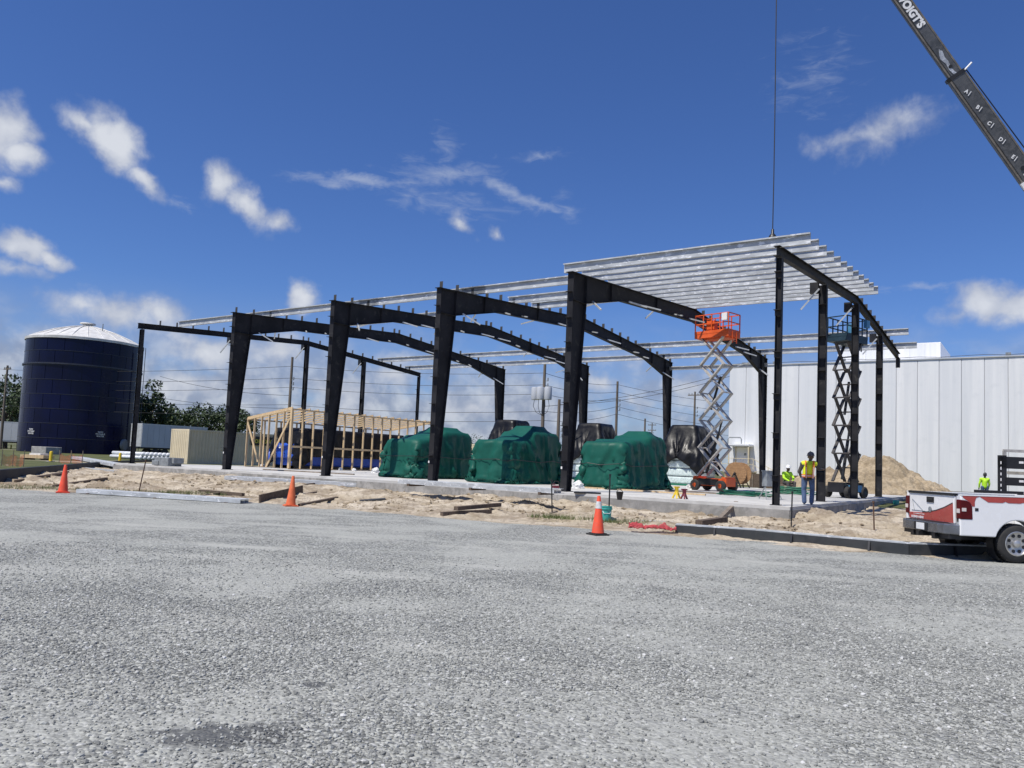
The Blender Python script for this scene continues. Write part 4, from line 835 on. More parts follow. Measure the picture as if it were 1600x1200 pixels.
def clods(n=2600):
    rng = np.random.RandomState(3); vs = []; fs = []
    base = [(0,0,1),(.94,0,.33),(-.47,.82,.33),(-.47,-.82,.33),(.47,.82,-.33),(.47,-.82,-.33),(-.94,0,-.33),(0,0,-1)]; tri = [(0,1,2),(0,2,3),(0,3,1),(1,4,2),(2,6,3),(3,5,1),(1,5,4),(2,4,6),(3,6,5),(7,4,5),(7,6,4),(7,5,6)]
    P = []
    while len(P) < n:
        x = rng.uniform(-24, 11, 400); d_ = rng.uniform(.25, 8.5, 400); y = np.interp(x, EDGE[:,0], EDGE[:,1])+d_/.9; k = fbm(x*.45+20, y*.45, 77, 4) > .47
        for a, b in zip(x[k], y[k]):
            bx_, by_ = toB((a, b, SLAB))
            if not (-37.3 < bx_ < .8 and by_ > -.6): P.append((a, b))
    P = np.array(P[:n]); Z_ = sand_z(P[:,0], P[:,1])
    for (a, b), z in zip(P, Z_):
        r = .018+.06*rng.rand()**3; k = len(vs); sc = rng.uniform(.6, 1.3, 3)
        for v in base: vs.append((a+(v[0]*sc[0]+rng.uniform(-.2,.2))*r, b+(v[1]*sc[1]+rng.uniform(-.2,.2))*r, z+(v[2]*sc[2]*.7+.2)*r))
        fs += [(p+k, q+k, w+k) for p, q, w in tri]
    mk('soil_clods', MB().add(vs, fs), M['pile'], label='clods of soil and sand strewn over the churned ground', cat='clods', kind='stuff')
clods()
# ------------------------------------------------------------------ sand pile
g = G(1395, 776, .42); n = 170; X, Y = np.meshgrid(np.linspace(-6.5,6.2,n), np.linspace(-4.2,4.2,n))
rd = lambda cx, cy, rx, ry, h: h*np.clip(1-np.sqrt(((X-cx)/rx)**2+((Y-cy)/ry)**2), 0, 1)
Z = np.maximum(rd(.1,0,4.8,3.6,3.25), rd(-2.6,.4,3.,3.,1.9)); Z = np.maximum(Z, rd(1.9,0,3.6,3,2.1)); Z = np.maximum(Z, rd(-4.4,.2,2.,2.2,1.2))
Z = np.where(Z > 0, np.minimum(Z, 2.62+.25*(fbm(X*1.2+9, Y*1.2, 4)-.5)), Z)
sc_ = np.clip(Z/.5, 0, 1); Z = Z + sc_*((fbm(X*1.1+5, Y*1.1, 8, 6, .55)-.5)*.75 - np.abs(fbm(X*1.6, Y*1.6+20, 17, 5)-.5)*.5+.05 + (fbm(X*4, Y*4, 41, 4)-.5)*.30) - .12
mk('sand_pile', grid_mesh('sand_pile', X, Y, Z, M['pile']), None, label='big tan heap of sand in front of the white wall', cat='sand pile', loc=(g.x-.1, g.y+2.6, .40), rz=-.25)

# ------------------------------------------------------------------ white panelled building
h0 = .45; WT = 10.6; Lf = Vector((19.75, 70.0, h0)); NW = 26; PWD = 1.52
wb = thing('warehouse', 'long white panelled windowless warehouse behind the sand pile', 'building', Lf, RZ)
pan = mesh_of(MB().prism([(-PWD/2+.012,.0),(-PWD/2+.012,-.05),(-PWD/2+.04,-.07),(-PWD*.22,-.071),(-PWD*.2,-.074),(PWD*.16,-.074),(PWD*.18,-.071),(PWD/2-.04,-.074),(PWD/2-.012,-.05),(PWD/2-.012,0)], .35, WT, 'z'), M['panel'], name='wall_panel')
for k in range(NW): o = mk('wall_panel', pan, None, wb, loc=(PWD*(k+.5), random.uniform(-.006,.006), 0)); 
mk('core_wall', MB().box((NW*PWD/2, 10.02, WT/2), (NW*PWD-.06, 20, WT-.05)), M['white'], wb); mk('plinth', MB().box((NW*PWD/2, -.02, .17), (NW*PWD, .12, .36)), M['concrete_raw'], wb)
mk('parapet_cap', MB().box((NW*PWD/2, -.05, WT+.05), (NW*PWD+.1, .22, .10)), M['trailer'], wb); mk('roof_cable', MB().path([(q*PWD, -.1, WT+.2+.05*math.sin(q*2.1)) for q in range(NW+1)], .02), M['wire'], wb)
for q in (.8,1.6,2.6,6.3,14.): mk('roof_fixture', MB().box((q*PWD,.3,WT+.22), (.35,.3,.3)), M['greybox'], wb)
ph = mk('roof_penthouse', MB().box((0,0,0), (1,1,1)), M['trailer'], wb); bpy.data.objects.remove(ph)
ph = mk('roof_penthouse', MB().box((12.4, 8., WT+1.0), (8.05, 8, 2.0)), M['white'], wb)
for k in range(7): mk('cladding_panel', MB().box((12.4-4.02+8.05*(k+.5)/7, 3.985, WT+.98), (8.05/7-.02,.05,1.9)), M['panel'], ph)
dr = mk('door', MB().box((1.35,-.12,2.25), (1.1,.08,2.1)), M['white'], wb); mk('frame', MB().box((.75,-.13,2.25), (.08,.14,2.15)).box((1.95,-.13,2.25), (.08,.14,2.15)), M['beige'], dr); mk('sign', MB().box((1.6,-.175,2.7), (.2,.02,.2)), M['greybox'], dr)
cn = mk('canopy', MB().box((1.35,-.7,3.5), (1.9,1.3,.12)).box((1.35,-.7,3.41), (1.75,1.2,.08)), M['white'], wb); mk('post', MB().box((.48,-1.25,2.3), (.08,.08,2.2)), M['beige'], cn); mk('post', MB().box((2.22,-1.25,2.3), (.08,.08,2.2)), M['beige'], cn)
ld = mk('landing', MB().box((1.35,-.8,1.15), (2.5,1.6,.1)).box((1.35,-.8,.55), (2.2,1.4,1.1)), M['beige'], wb)
mk('hand_rail', MB().bar((-.05,-1.55,2.3),(2.75,-1.55,2.3),.05,.05).bar((-.05,-1.55,1.8),(2.75,-1.55,1.8),.04,.04).bar((-.05,-1.55,1.4),(-.05,-1.55,2.3),.05,.05).bar((2.75,-1.55,1.4),(2.75,-1.55,2.3),.05,.05), M['beige'], ld)
stp = mk('stairs', MB().box((3.2,-.8,1.0), (.5,1.3,.1)), M['beige'], wb)
for k in range(6): mk('tread', MB().box((3.0+.36*k,-.8,1.2-.2*k), (.36,1.3,.05)), M['beige'], stp)
mk('hand_rail', MB().bar((2.8,-1.45,2.25),(5.1,-1.45,1.0),.05,.05).bar((2.8,-1.45,1.75),(5.1,-1.45,.5),.04,.04).bar((5.1,-1.45,.0),(5.1,-1.45,1.0),.05,.05).bar((4.,-1.45,.5),(4.,-1.45,1.6),.05,.05), M['beige'], stp)
mk('vent_pipe', MB().path([(.3,-1.0,3.5),(.3,-1.0,4.0),(.45,-1.0,4.15),(1.4,-1.0,4.15),(1.5,-1.0,4.0),(1.5,-1.0,3.6)], .05, 8), M['greybox'], wb)

# ------------------------------------------------------------------ water tank
tc_ = G(112, 707.5, .45); RT = 6.75; HT = 14.3; tk = thing('storage_tank', 'round dark navy bolted steel tank with white domed roof', 'storage tank', (tc_.x, tc_.y+RT*.2, .42), 0)
NS = 20; NR = 8
for r_ in range(NR):
    rh = HT/NR
    for s in range(NS):
        a0, a1 = 2*math.pi*(s+.5*(r_ % 2))/NS+.004, 2*math.pi*(s+1+.5*(r_ % 2))/NS-.004
        if math.sin((a0+a1)/2) > .45: continue
        vs = []; m_ = 5
        for i in range(m_+1):
            a = a0+(a1-a0)*i/m_; rr2 = RT+(.012 if r_ % 2 else 0); vs += [(rr2*math.cos(a),rr2*math.sin(a),r_*rh+.02),(rr2*math.cos(a),rr2*math.sin(a),(r_+1)*rh-.02)]
        mk('shell_panel', MB().add(vs, [(2*i,2*i+2,2*i+3,2*i+1) for i in range(m_)]), M['tank'], tk, smooth=True)
mk('shell', MB().lathe([(RT-.05,0),(RT-.05,HT)], 72), M['tank'], tk, smooth=True, sharp=40)
for r_ in range(1, NR): mk('ring_seam', MB().lathe([(RT-.02,r_*HT/NR-.03),(RT+.035,r_*HT/NR-.02),(RT+.035,r_*HT/NR+.02),(RT-.02,r_*HT/NR+.03)], 72, cap=False), M['tankrib'], tk)
mk('stiffener_ring', MB().lathe([(RT-.02,HT*.755),(RT+.16,HT*.755),(RT+.16,HT*.768),(RT-.02,HT*.768)], 72, cap=False), M['tankrib'], tk)
dm = mk('dome', MB().lathe([(RT+.12,HT-.25),(RT+.14,HT+.05),(RT*.8,HT+.75),(RT*.55,HT+1.45),(RT*.3,HT+1.95),(RT*.1,HT+2.25),(.6,HT+2.3)], 64), M['dome'], tk, smooth=True, sharp=50)
for k in range(24):
    a = 2*math.pi*k/24; pr = [(RT*.98,HT+.16),(RT*.8,HT+.80),(RT*.55,HT+1.50),(RT*.3,HT+2.0),(RT*.1,HT+2.29)]; mk('roof_rib', MB().path([(r_*math.cos(a),r_*math.sin(a),z) for r_,z in pr], .045, 4), M['dome'], dm)
mk('roof_vent', MB().lathe([(.55,HT+2.2),(.55,HT+2.5),(.95,HT+2.55),(.9,HT+2.7),(.1,HT+2.8)], 20), M['dome'], dm)
mk('antenna', MB().tube((RT*.45,-2,HT+1.2),(RT*.45,-2,HT+2.4),.06), M['greybox'], dm)
mk('manway', MB().lathe([(.75,0),(.75,.3),(.6,.35)], 24, (RT*math.cos(.13)-.2,-RT*math.sin(.13)-.6,1.3), 'x'), M['greybox'], tk)
for ang in (-1.92, -.72):
    tm = text_mesh('NON\nPOTABLE\nWATER', .26, M['lettering'], .004); o = mk('lettering', tm, None, tk); o.location = ((RT+.06)*math.cos(ang), (RT+.06)*math.sin(ang), 2.5); o.rotation_euler = (R(90), 0, ang+R(90))
mk('ladder', MB().bar((RT+.2,1.2,0),(RT+.2,1.2,HT),.06,.06).bar((RT+.2,1.8,0),(RT+.2,1.8,HT),.06,.06), M['tankrib'], tk); mk('pipe', MB().tube((RT+.4,-.5,0),(RT+.4,-.5,HT-1),.12), M['pvc'], tk)

# ------------------------------------------------------------------ containers, trailers, pipes, bollards at the left
def container(p, rz, label, Lc=12.2, Wc=2.44, Hc=2.75, sign=False):
    t = thing('shipping_container', label, 'container', p, rz, 'beige shipping containers')
    def corr(n, L): # corrugated profile
        pts = []; q = L/n
        for k in range(n): pts += [(k*q, 0), (k*q+q*.35, 0), (k*q+q*.5, .04), (k*q+q*.85, .04)]
        return pts+[(L, 0)]
    e = MB(); pr = corr(9, Wc-.24); vs = [(x+.12, -.02-y+.04, z) for z in (.16,Hc-.14) for x, y in pr]; n = len(pr); e.add(vs, [(i,i+1,n+i+1,n+i) for i in range(n-1)]); mk('end_wall', e, M['beige'], t)
    for xx, s in ((Wc-.02, 1), (.02, -1)):
        sw = MB(); pr = corr(42, Lc-.24); vs = [(xx+s*(y-.05), x+.12, z) for z in (.16,Hc-.14) for x, y in pr]; n = len(pr); sw.add(vs, [(i,i+1,n+i+1,n+i) for i in range(n-1)]); mk('side_wall', sw, M['beige'], t)
    for x in (.06, Wc-.06):
        for y in (.06, Lc-.06): mk('corner_post', MB().box((x,y,Hc/2), (.14,.14,Hc)), M['beige'], t)
    for x in (.06, Wc-.06): mk('rail', MB().box((x,Lc/2,.08), (.11,Lc-.28,.16)).box((x,Lc/2,Hc-.07), (.11,Lc-.28,.14)), M['beige'], t)
    for y in (.06, Lc-.06): mk('rail', MB().box((Wc/2,y,.08), (Wc-.28,.11,.16)).box((Wc/2,y,Hc-.07), (Wc-.28,.11,.14)), M['beige'], t)
    mk('roof', MB().box((Wc/2,Lc/2,Hc-.03), (Wc-.2,Lc-.2,.04)), M['beige'], t)
    if sign:
        s = mk('sign_board', MB().box((Wc+.06,7.45,2.1), (.03,3.2,.75)), M['signblack'], t); o = mk('lettering', text_mesh('conexwest', .72, M['signyellow'], .006), None, s); o.location = (Wc+.085, 7.45, 2.13); o.rotation_euler = (R(90), 0, R(90))
    return t
c0 = Q(294, 700, 61.8); container(Vector((c0.x, c0.y, .42))-EX*2.44, RZ, 'beige shipping container with black and yellow sign left of the timber frame', sign=True)
c1 = Q(735, 700, 74); container(Vector((c1.x, c1.y, .42))-EX*1.5, RZ, 'distant beige container glimpsed between the first two green tarps')
def trailer(p, rz, label, L=14.5, W_=2.5, H=2.9):
    t = thing('box_trailer', label, 'trailer', p, rz, 'white box trailers')
    mk('box', MB().box((0,L/2,1.15+H/2), (W_,L,H)), M['trailer'], t)
    for k in range(12): mk('side_panel', MB().box((W_/2+.012,L*(k+.5)/12,1.2+H/2), (.03,L/12-.03,H-.25)), M['trailer'], t)
    mk('top_rail', MB().box((W_/2,L/2,1.15+H-.05), (.08,L+.04,.12)).box((-W_/2,L/2,1.15+H-.05), (.08,L+.04,.12)), M['brace'], t); mk('rear_door', MB().box((0,-.02,1.15+H/2), (W_-.1,.04,H-.15)), M['brace'], t)
    for y in (2.,3.3):
        for s in (-1,1): mk('wheel', MB().lathe([(0,-.14),(.45,-.14),(.5,-.1),(.5,.1),(.45,.14),(0,.14)], 20, (s*(W_/2-.2),y,.5), 'x', False), M['rubber'], t)
    mk('underframe', MB().box((0,L/2,1.05), (1.2,L,.2)).box((0,2.6,.75), (1.,2.4,.3)), M['black'], t)
    mk('landing_leg', MB().box((-.8,L-3,.5), (.12,.12,1.)).box((.8,L-3,.5), (.12,.12,1.)), M['black'], t)
q = Q(224, 700, 96); trailer((q.x-1., q.y, .4), RZ, 'white box trailer parked right of the navy tank', L=9.)
q = Q(24, 700, 118); trailer((q.x-6, q.y-4, .4), R(-75), 'white box trailer parked left of the navy tank')
for k in range(15):
    row = k//8; i = k % 8; q = Q(204+i*6.0+row*3, 712, 72)
    a = Vector((0,0,0)); mk('white_pipe', MB().tube((-2.6,1.6,.0),(1.6,-1.4,.0),.16,n=14).tube((1.6,-1.4,0),(1.75,-1.5,0),.2,n=14), M['pvc'], label='white plastic pipe in the stack at the foot of the left corner post', cat='pipe', group='white pipes stacked by the corner post', loc=(q.x, 72+i*.06, .62+row*.33), smooth=True)
for k, (px, py, lab) in enumerate(((79,722,'yellow bollard in the grass before the navy tank'),(187,722,'yellow bollard right of the navy tank'),(17,702,'yellow bollard by the road at the far left'))):
    g = G(px, py, .4); t = thing('bollard', lab, 'bollard', g, 0, 'yellow bollards'); mk('post', MB().lathe([(.10,-.1),(.10,.62),(.08,.68),(.0,.7)], 18), M['yellow'], t, smooth=True, sharp=40); mk('footing', MB().lathe([(.25,-.1),(.25,.06)], 18), M['concrete_raw'], t)
g = G(58, 719, .4); t = thing('material_pallet', 'pallet of pale boards lying in the grass before the tank', 'pallet', g, -.1); mk('boards', MB().box((0,0,.25), (1.7,1.1,.22)), M['wood_new'], t); mk('bearer', MB().box((-.6,0,.07), (.12,1.,.14)).box((.6,0,.07), (.12,1.,.14)), M['wood_grey'], t); mk('wrap', MB().box((.1,0,.42), (.8,.8,.12)), M['bag'], t)
g = G(72, 709, .4); block('concrete_vault', 72, 710, (3.2,1.6,.8), 'concrete_raw', 'low concrete vault at the foot of the navy tank', 'vault', z=.38)
def netfence(px, py, L, rz, lab):
    g = G(px, py, .4); t = thing('safety_fence', lab, 'fence', g, rz, 'orange mesh fences')
    for k in range(3): mk('post', MB().box((L*k/2,0,.4), (.03,.03,.85)), M['wood_grey'], t)
    X, Z = np.meshgrid(np.linspace(0,L,26), np.linspace(.1,.6,8)); me = grid_mesh('mesh', X, .05*np.sin(X*3), Z-.12*np.sin(X/L*math.pi*2)**2, M['cone']); o = mk('mesh', me, None, t); o.modifiers.new('w', 'WIREFRAME').thickness = .009
netfence(2, 729, .9, .5, 'scrap of orange mesh fence in the grass at the left edge'); netfence(92, 724, 1.5, -.1, 'orange mesh fence in the grass right of the yellow bollard')
block('folded_tarp', 262, 728, (1.3,.8,.45), 'greybox', 'grey rubbish heap on the slab before the container', 'debris', z=SLAB, extra=[((.5,.1,.3),(.7,.6,.3)),((-.5,-.2,.15),(.6,.5,.25))])
# silver car glimpsed between the tarps
def car(p, rz, label):
    t = thing('parked_car', label, 'car', p, rz); sm = mat('car_silver', (.45,.46,.47), .25, .4)
    prof = [(-2.2,.35),(-2.25,.75),(-1.5,.95),(-.9,1.42),(.7,1.46),(1.5,1.0),(2.2,.9),(2.25,.4)]
    b = mk('body', MB().prism(prof, -.88, .88), sm, t); b.modifiers.new('b', 'BEVEL').width = .06
    mk('window', MB().prism([(-1.25,1.0),(-.8,1.36),(-.05,1.38),(-.05,1.0)], -.895, -.885), M['glass'], t); mk('window', MB().prism([(.02,1.0),(.02,1.38),(.65,1.39),(1.25,1.02)], -.895, -.885), M['glass'], t)
    mk('rear_window', MB().prism([(-1.45,.98),(-1.42,1.0),(-.95,1.41),(-.98,1.41)], -.7, .7), M['glass'], t)
    for x in (-1.4, 1.4):
        for s in (-1, 1): w = mk('wheel', MB().lathe([(0,-.11),(.3,-.11),(.34,-.07),(.34,.07),(.3,.11),(0,.11)], 20, (x, s*.8, .34), 'y', False), M['rubber'], t); mk('rim', MB().lathe([(.2,0),(.2,.02)], 16, (x, s*.8+s*.105, .34), 'y'), M['alloy'], w)
    for s in (-1, 1): mk('tail_light', MB().box((-2.2,s*.72,.82), (.14,.26,.16)), M['lampred'], t)
g = Q(884, 735, 66); car((g.x, 66, .45), R(28), 'silver car parked behind, glimpsed left of the fourth column')
g = Q(878, 700, 84); t = thing('dumpster', 'dark flat roofed shed glimpsed above the silver car', 'shed', (g.x, 84, .45), .0); mk('wall', MB().box((0,0,1.2), (4,2.5,2.4)), M['black'], t); mk('roof', MB().box((0,-.1,2.5), (4.4,3,.15)), M['black'], t)

# ------------------------------------------------------------------ poles and wires
PT = {}
def pole(px, ytop, Y, label, arms=0, trans=False, key=None):
    top = Q(px, ytop, Y); h = top.z-.4; t = thing('utility_pole', label, 'utility pole', (top.x, Y, .4), RZ, 'utility poles')
    mk('pole_shaft', MB().tube((0,0,-.3),(0,0,h),.20,.13,n=12), M['pole'], t, smooth=True, sharp=50)
    for k in range(arms):
        z = h-.5-k*1.3; mk('crossarm', MB().box((0,0,z), (2.1,.12,.14)), M['pole'], t)
        for x in (-.9,-.45,.45,.9): mk('insulator', MB().lathe([(.03,z+.07),(.07,z+.12),(.05,z+.2),(.07,z+.26),(.02,z+.3)], 8, (x,0,0)), M['greybox'], t)
    for k in range(3): mk('insulator_bracket', MB().box((.25,0,h-2.5-k*.55), (.4,.06,.06)).tube((.42,0,h-2.5-k*.55),(.42,0,h-2.2-k*.55),.06,n=8), M['greybox'], t)
    if trans:
        for k, a in enumerate((-.75, .0, .75)): mk('transformer', MB().lathe([(.0,0),(.36,.02),(.38,.1),(.38,1.15),(.34,1.25),(.1,1.28)], 18, (a, -.42 if k != 1 else -.62, h-4.4)), M['trailer'], t, smooth=True, sharp=45)
        mk('hanger', MB().box((0,-.1,h-3.6), (1.9,.1,.12)), M['greybox'], t)
        for s in (-.8,-.3,.4,.8): mk('loop_wire', MB().path([(s,-.4,h-4.3),(s*1.15,-.4,h-5.0),(s*.8,-.3,h-5.6),(0,-.15,h-5.9)], .025, 5), M['wire'], t)
    PT[key or px] = (Vector((top.x, Y, .4)), h); return t
pole(852, 556, 76, 'wooden utility pole carrying grey transformers behind the middle tarp', 1, True); pole(874, 624, 74, 'short bare pole right of the transformer pole'); pole(965, 596, 95, 'utility pole behind the swagged green tarp', 0)
pole(1008, 654, 120, 'short distant pole left of the far cross-armed pole', 0); pole(1019, 661, 190, 'small far cross-armed pole seen above the swagged tarp', 2); pole(1086, 612, 112, 'cross-armed utility pole left of the orange lift', 1)
pole(457, 558, 84, 'utility pole seen above the timber frame', 0); pole(12, 571, 108, 'utility pole left of the navy tank', 1); pole(911, 580, 100, 'utility pole half hidden behind the fourth column', 1)
def wire(a, b, label, sag=.6, r=.022):
    a, b = Vector(a), Vector(b); pts = [a.lerp(b, k/16)-Vector((0,0,sag*4*(k/16)*(1-k/16))) for k in range(17)]; c = a.lerp(b, .5)
    mk('overhead_wire', MB().path([p-c for p in pts], r, 5), M['wire'], label=label, cat='wire', group='overhead wires', loc=c)
def P_(k, dz): b, h = PT[k]; return b+Vector((0,0,h-dz))
GW = 'thin overhead power wire strung between the utility poles behind the steel frame'
RK = ('topmost', 'second highest', 'third highest', 'fourth highest', 'lowest')
for i, dz in enumerate((1.0, 2.3, 3.3, 5.2, 6.2)):
    b = P_(457, dz); w_ = RK[i]+' overhead wire '
    wire(Q(-400, 523+16*i+(8 if i > 2 else 0), 112), P_(12, .6+1.25*i), w_+'from the left picture edge to the pole left of the tank', .3); wire(P_(12, .6+1.25*i), b, w_+'between the pole left of the tank and the timber frame pole', .4)
    wire(b, P_(852, .8+dz*.9), w_+'between the timber frame pole and the transformer pole', .4); wire(P_(852, .8+dz*.9), P_(965, .4+.9*i), w_+'between the transformer pole and the next pole right', .4)
    wire(P_(965, .4+.9*i), Q(1180, 632+13*i, 125), w_+'running right towards the orange lift', .5)
for k, (p, q) in enumerate(((( 457, 4.2), (250, 588, 100)), ((457, 5.6), (200, 612, 100)))): wire(P_(*p), Q(*q), ('upper', 'lower')[k]+' side wire sagging left from the timber frame pole', .5)
wire(P_(852, 5.), Q(1140, 582, 72), 'wire rising from the transformer pole to the white warehouse corner', .5); wire(P_(874, .5), Q(1140, 588, 72), 'wire rising from the short bare pole to the warehouse corner', .6)

# ------------------------------------------------------------------ trees
def tree(px, ybase, Y, h, rx, label, seed, n=3600, shape=1., group='trees along the far field edge'):
    rng = np.random.RandomState(seed); rnd = random.Random(seed); q = Q(px, ybase, Y); t = thing('tree', label, 'tree', (q.x, Y, .4), 0, group)
    tr = MB(); tr.tube((0,0,-.2),(rnd.uniform(-.3,.3),0,h*.5),h*.03,h*.017,n=9)
    limbs = []
    for k in range(9):
        z = h*rnd.uniform(.22,.55); a = rnd.uniform(0,6.283); L = rx*rnd.uniform(.5,.95); e = Vector((L*math.cos(a), L*math.sin(a)*.8, z+h*rnd.uniform(.12,.35))); tr.tube((0,0,z), e, h*.012, h*.004, n=6); limbs.append(e)
    mk('trunk', tr, M['bark'], t)
    cl = []; 
    for e in limbs: cl.append((e, rx*rnd.uniform(.25,.42)))
    for k in range(12): a = rnd.uniform(0,6.283); rr3 = rx*math.sqrt(rnd.random())*.75; cl.append((Vector((rr3*math.cos(a), rr3*math.sin(a)*.8, h*rnd.uniform(.42,.93)*(1-.15*rr3/rx))), rx*rnd.uniform(.2,.4)))
    cl.append((Vector((0,0,h*.9)), rx*.3))
    vs = []; fs = []
    for i in range(n):
        c, r = cl[rng.randint(len(cl))]; dv = rng.randn(3); dv /= np.linalg.norm(dv); rad = r*(.55+.45*rng.rand()**.5)*(1.15 if rng.rand() < .15 else 1); p = np.array(c)+dv*rad*np.array([1,1,.8])
        s = rng.uniform(.16,.36)*max(.8, h/12); u = rng.randn(3); u /= np.linalg.norm(u); w = np.cross(u, dv); w /= (np.linalg.norm(w)+1e-6); k = len(vs)
        vs += [tuple(p-u*s), tuple(p+w*s*.6), tuple(p+u*s), tuple(p-w*s*.6)]; fs.append((k,k+1,k+2,k+3))
    mk('crown', MB().add(vs, fs), M['leaf'], t)
for (px, Y, h, rx, n, lab) in ((8,120,11.5,6.,3000,'big dark tree left of the navy tank at the picture edge'),(232,112,11.2,4.2,2300,'tall rounded tree right of the navy tank'),(205,120,8.5,4.,2600,'lower tree just behind the tank edge'),(268,128,8.0,3.6,1700,'bushy tree above the trailer roof'),(300,124,8.2,4.,2000,'bushy tree above the container corner'),(322,130,8.4,3.8,1700,'bushy tree above the container middle'),(346,126,8.6,4.,1800,'bushy tree behind the first tapered column'),(372,124,8.0,3.4,2200,'bushy tree right of the first tapered column'),(250,150,7.,3.5,1800,'small far tree between the two taller ones'),(33,135,9.,5,2400,'dark tree behind the tank left side')):
    tree(px, 700, Y, h, rx, lab, int(px*7+Y), n)
for (px, Y, h, rx, lab) in ((742,260,9,10,'far low tree seen between the first two tarps'),(882,230,8,9,'far low tree seen left of the fourth column'),(895,270,9,10,'far tree behind the fourth column'),(690,280,8,12,'far tree behind the third column')):
    tree(px, 715, Y, h, rx, lab, int(px), 1200, group='far low trees')

# ------------------------------------------------------------------ crane boom
boomT = Q(1216, -270, 25.5); boomB = Q(1772, 512, 25.0); J = Q(1487, 122, 25.2)     # tip, foot out of frame, joint of the two sections
ax = (boomB-boomT).normalized(); boomB = boomB+ax*((boomB.z-2.3)/-ax.z); J = boomT+ax*(J-boomT).dot(ax)
cb_ = thing('crane_boom', 'dark grey telescopic crane boom slanting down from the top right', 'crane boom', boomB)
fx = ax; fy = (Vector((0,1,0))*.45+ray(1500,150)*.55).normalized(); fz = fx.cross(fy).normalized(); fy = fz.cross(fx).normalized()
rot = Matrix((fx, fy, fz)).transposed().to_4x4()
def boompart(name, x0, x1, hh, m, oct_=.2, parent=cb_, yy=0.):
    w = hh*.30; poly = [(-w+.08,-hh/2),(w-.08,-hh/2),(w,-hh/2+.1),(w,hh/2-.06),(w-.06,hh/2),(-w+.06,hh/2),(-w,hh/2-.06),(-w,-hh/2+.1)]
    mb = MB().prism(poly, x0, x1, 'x'); o = mk(name, mb, m, parent); o.matrix_local = rot; return o
Ltot = (boomB-boomT).length; lj = (J-boomT).length-Ltot
s2_ = boompart('inner_section', -Ltot, lj+.3, .46, M['boom']); s1_ = boompart('outer_section', lj, 0, .57, M['boom']); cl_ = boompart('collar', lj-.05, lj+.07, .63, M['black'])
yI, yO = -.46*.30-.012, -.57*.30-.012
def onboom(name, mesh_or_mb, m, par, off):
    o = mk(name, mesh_or_mb, m, par); o.location = off; return o
for hh, x0, x1, par in ((.46,-Ltot,lj,s2_),(.57,lj+.1,0,s1_)):
    for sg in (-1, 1): onboom('edge_strip', MB().box(((x0+x1)/2, -hh*.30-.004, sg*(hh/2-.035)), (x1-x0,.012,.05)), M['boomedge'], par, (0,0,0))
def btext(s, size, along, par, y, bold, rz=0., dz=0.):
    o = mk('lettering', text_mesh(s, size, M['lettering'], bold), None, par); o.location = (along, y, dz); o.rotation_euler = (R(90), rz, 0); return o
def along(px, py):                                           # distance along the boom of a point of the photograph
    d = ray(px, py); n = Vector((0,0,CAMZ)); w0 = boomB-n; a_, b_, c_ = ax.dot(ax), ax.dot(d), d.dot(d); d_, e_ = ax.dot(w0), d.dot(w0); return (b_*e_-c_*d_)/(a_*c_-b_*b_)
l0 = along(1419, 24); btext("VOIGT'S", .34, l0, s2_, yI-.004, .018)
for ch, (px, py) in (('A |',(1509,147)),('B |',(1527,171)),('C |',(1545,196)),('D |',(1563,221)),('E |',(1582,248)),('F |',(1600,275))):
    btext(ch, .165, along(px, py), s1_, yO-.004, .006, R(-24), -.03)
patch_ = [(0,.02),(.15,.10),(.42,.03),(.62,.06),(.9,.01),(1.15,.03),(1.35,.14),(1.72,.22),(1.78,-.18),(1.5,-.2),(1.3,-.06),(.95,-.12),(.7,-.08),(.4,-.16),(.2,-.10)]
l1 = along(1462, 82); onboom('worn_patch', MB().prism([(l1+a*.8, b*.72) for a, b in patch_], yI-.004, yI, 'y'), M['worn'], s2_, (0,0,0))
l2 = along(1481, 108); onboom('pin_hole', MB().lathe([(.06,0),(.06,.012)], 18, (l2, yI-.016, 0), 'y'), M['black'], s2_, (0,0,0)); onboom('pin_hole', MB().lathe([(.07,0),(.07,.012)], 18, (along(1594,265), yO-.016, 0), 'y'), M['black'], s1_, (0,0,0))
onboom('collar_bracket', MB().bar((lj+.02,-.15,.28),(lj-.05,-.2,.55),.06,.03), M['lettering'], cl_, (0,0,0)); onboom('luffing_cable', MB().path([(lj,-.1,.33),(lj*.5,-.1,.46),(0,-.1,.36)], .02, 5), M['wire'], cl_, (0,0,0))
onboom('hose_end', MB().box((along(1597,292),yO-.05,-.27), (.22,.12,.16)), M['lettering'], s1_, (0,0,0))
cr_ = thing('crane_carrier', 'yellow crane carrier standing beyond the right picture edge under its boom', 'crane', (boomB.x+1.5, boomB.y, .05), .1)
mk('chassis', MB().box((1.5,0,1.05), (9.5,2.4,.5)), M['black'], cr_); mk('turntable', MB().lathe([(1.1,1.3),(1.1,1.6)], 28), M['black'], cr_)
mk('superstructure', MB().box((.8,.2,2.15), (3.4,2.0,1.1)).box((2.6,0,1.95), (.8,2.4,1.0)), M['yellow'], cr_); mk('boom_foot', MB().box((-.9,-.35,2.1), (1.6,.12,.9)).box((-.9,.35,2.1), (1.6,.12,.9)), M['boom'], cr_)
cb2 = mk('cab', MB().prism([(4.6,1.3),(4.6,2.9),(5.9,2.9),(6.4,2.1),(6.4,1.3)], -1.1, .2), M['yellow'], cr_); mk('window', MB().prism([(4.8,2.1),(4.8,2.75),(5.8,2.75),(6.15,2.1)], -1.12, -1.105), M['glass'], cb2)
for x_ in (-2.2,-.8,3.6,5.): 
    for s_ in (-1,1): mk('wheel', MB().lathe([(0,-.2),(.5,-.2),(.58,-.12),(.58,.12),(.5,.2),(0,.2)], 22, (x_, s_*1.05, .55), 'y', False), M['rubber'], cr_)
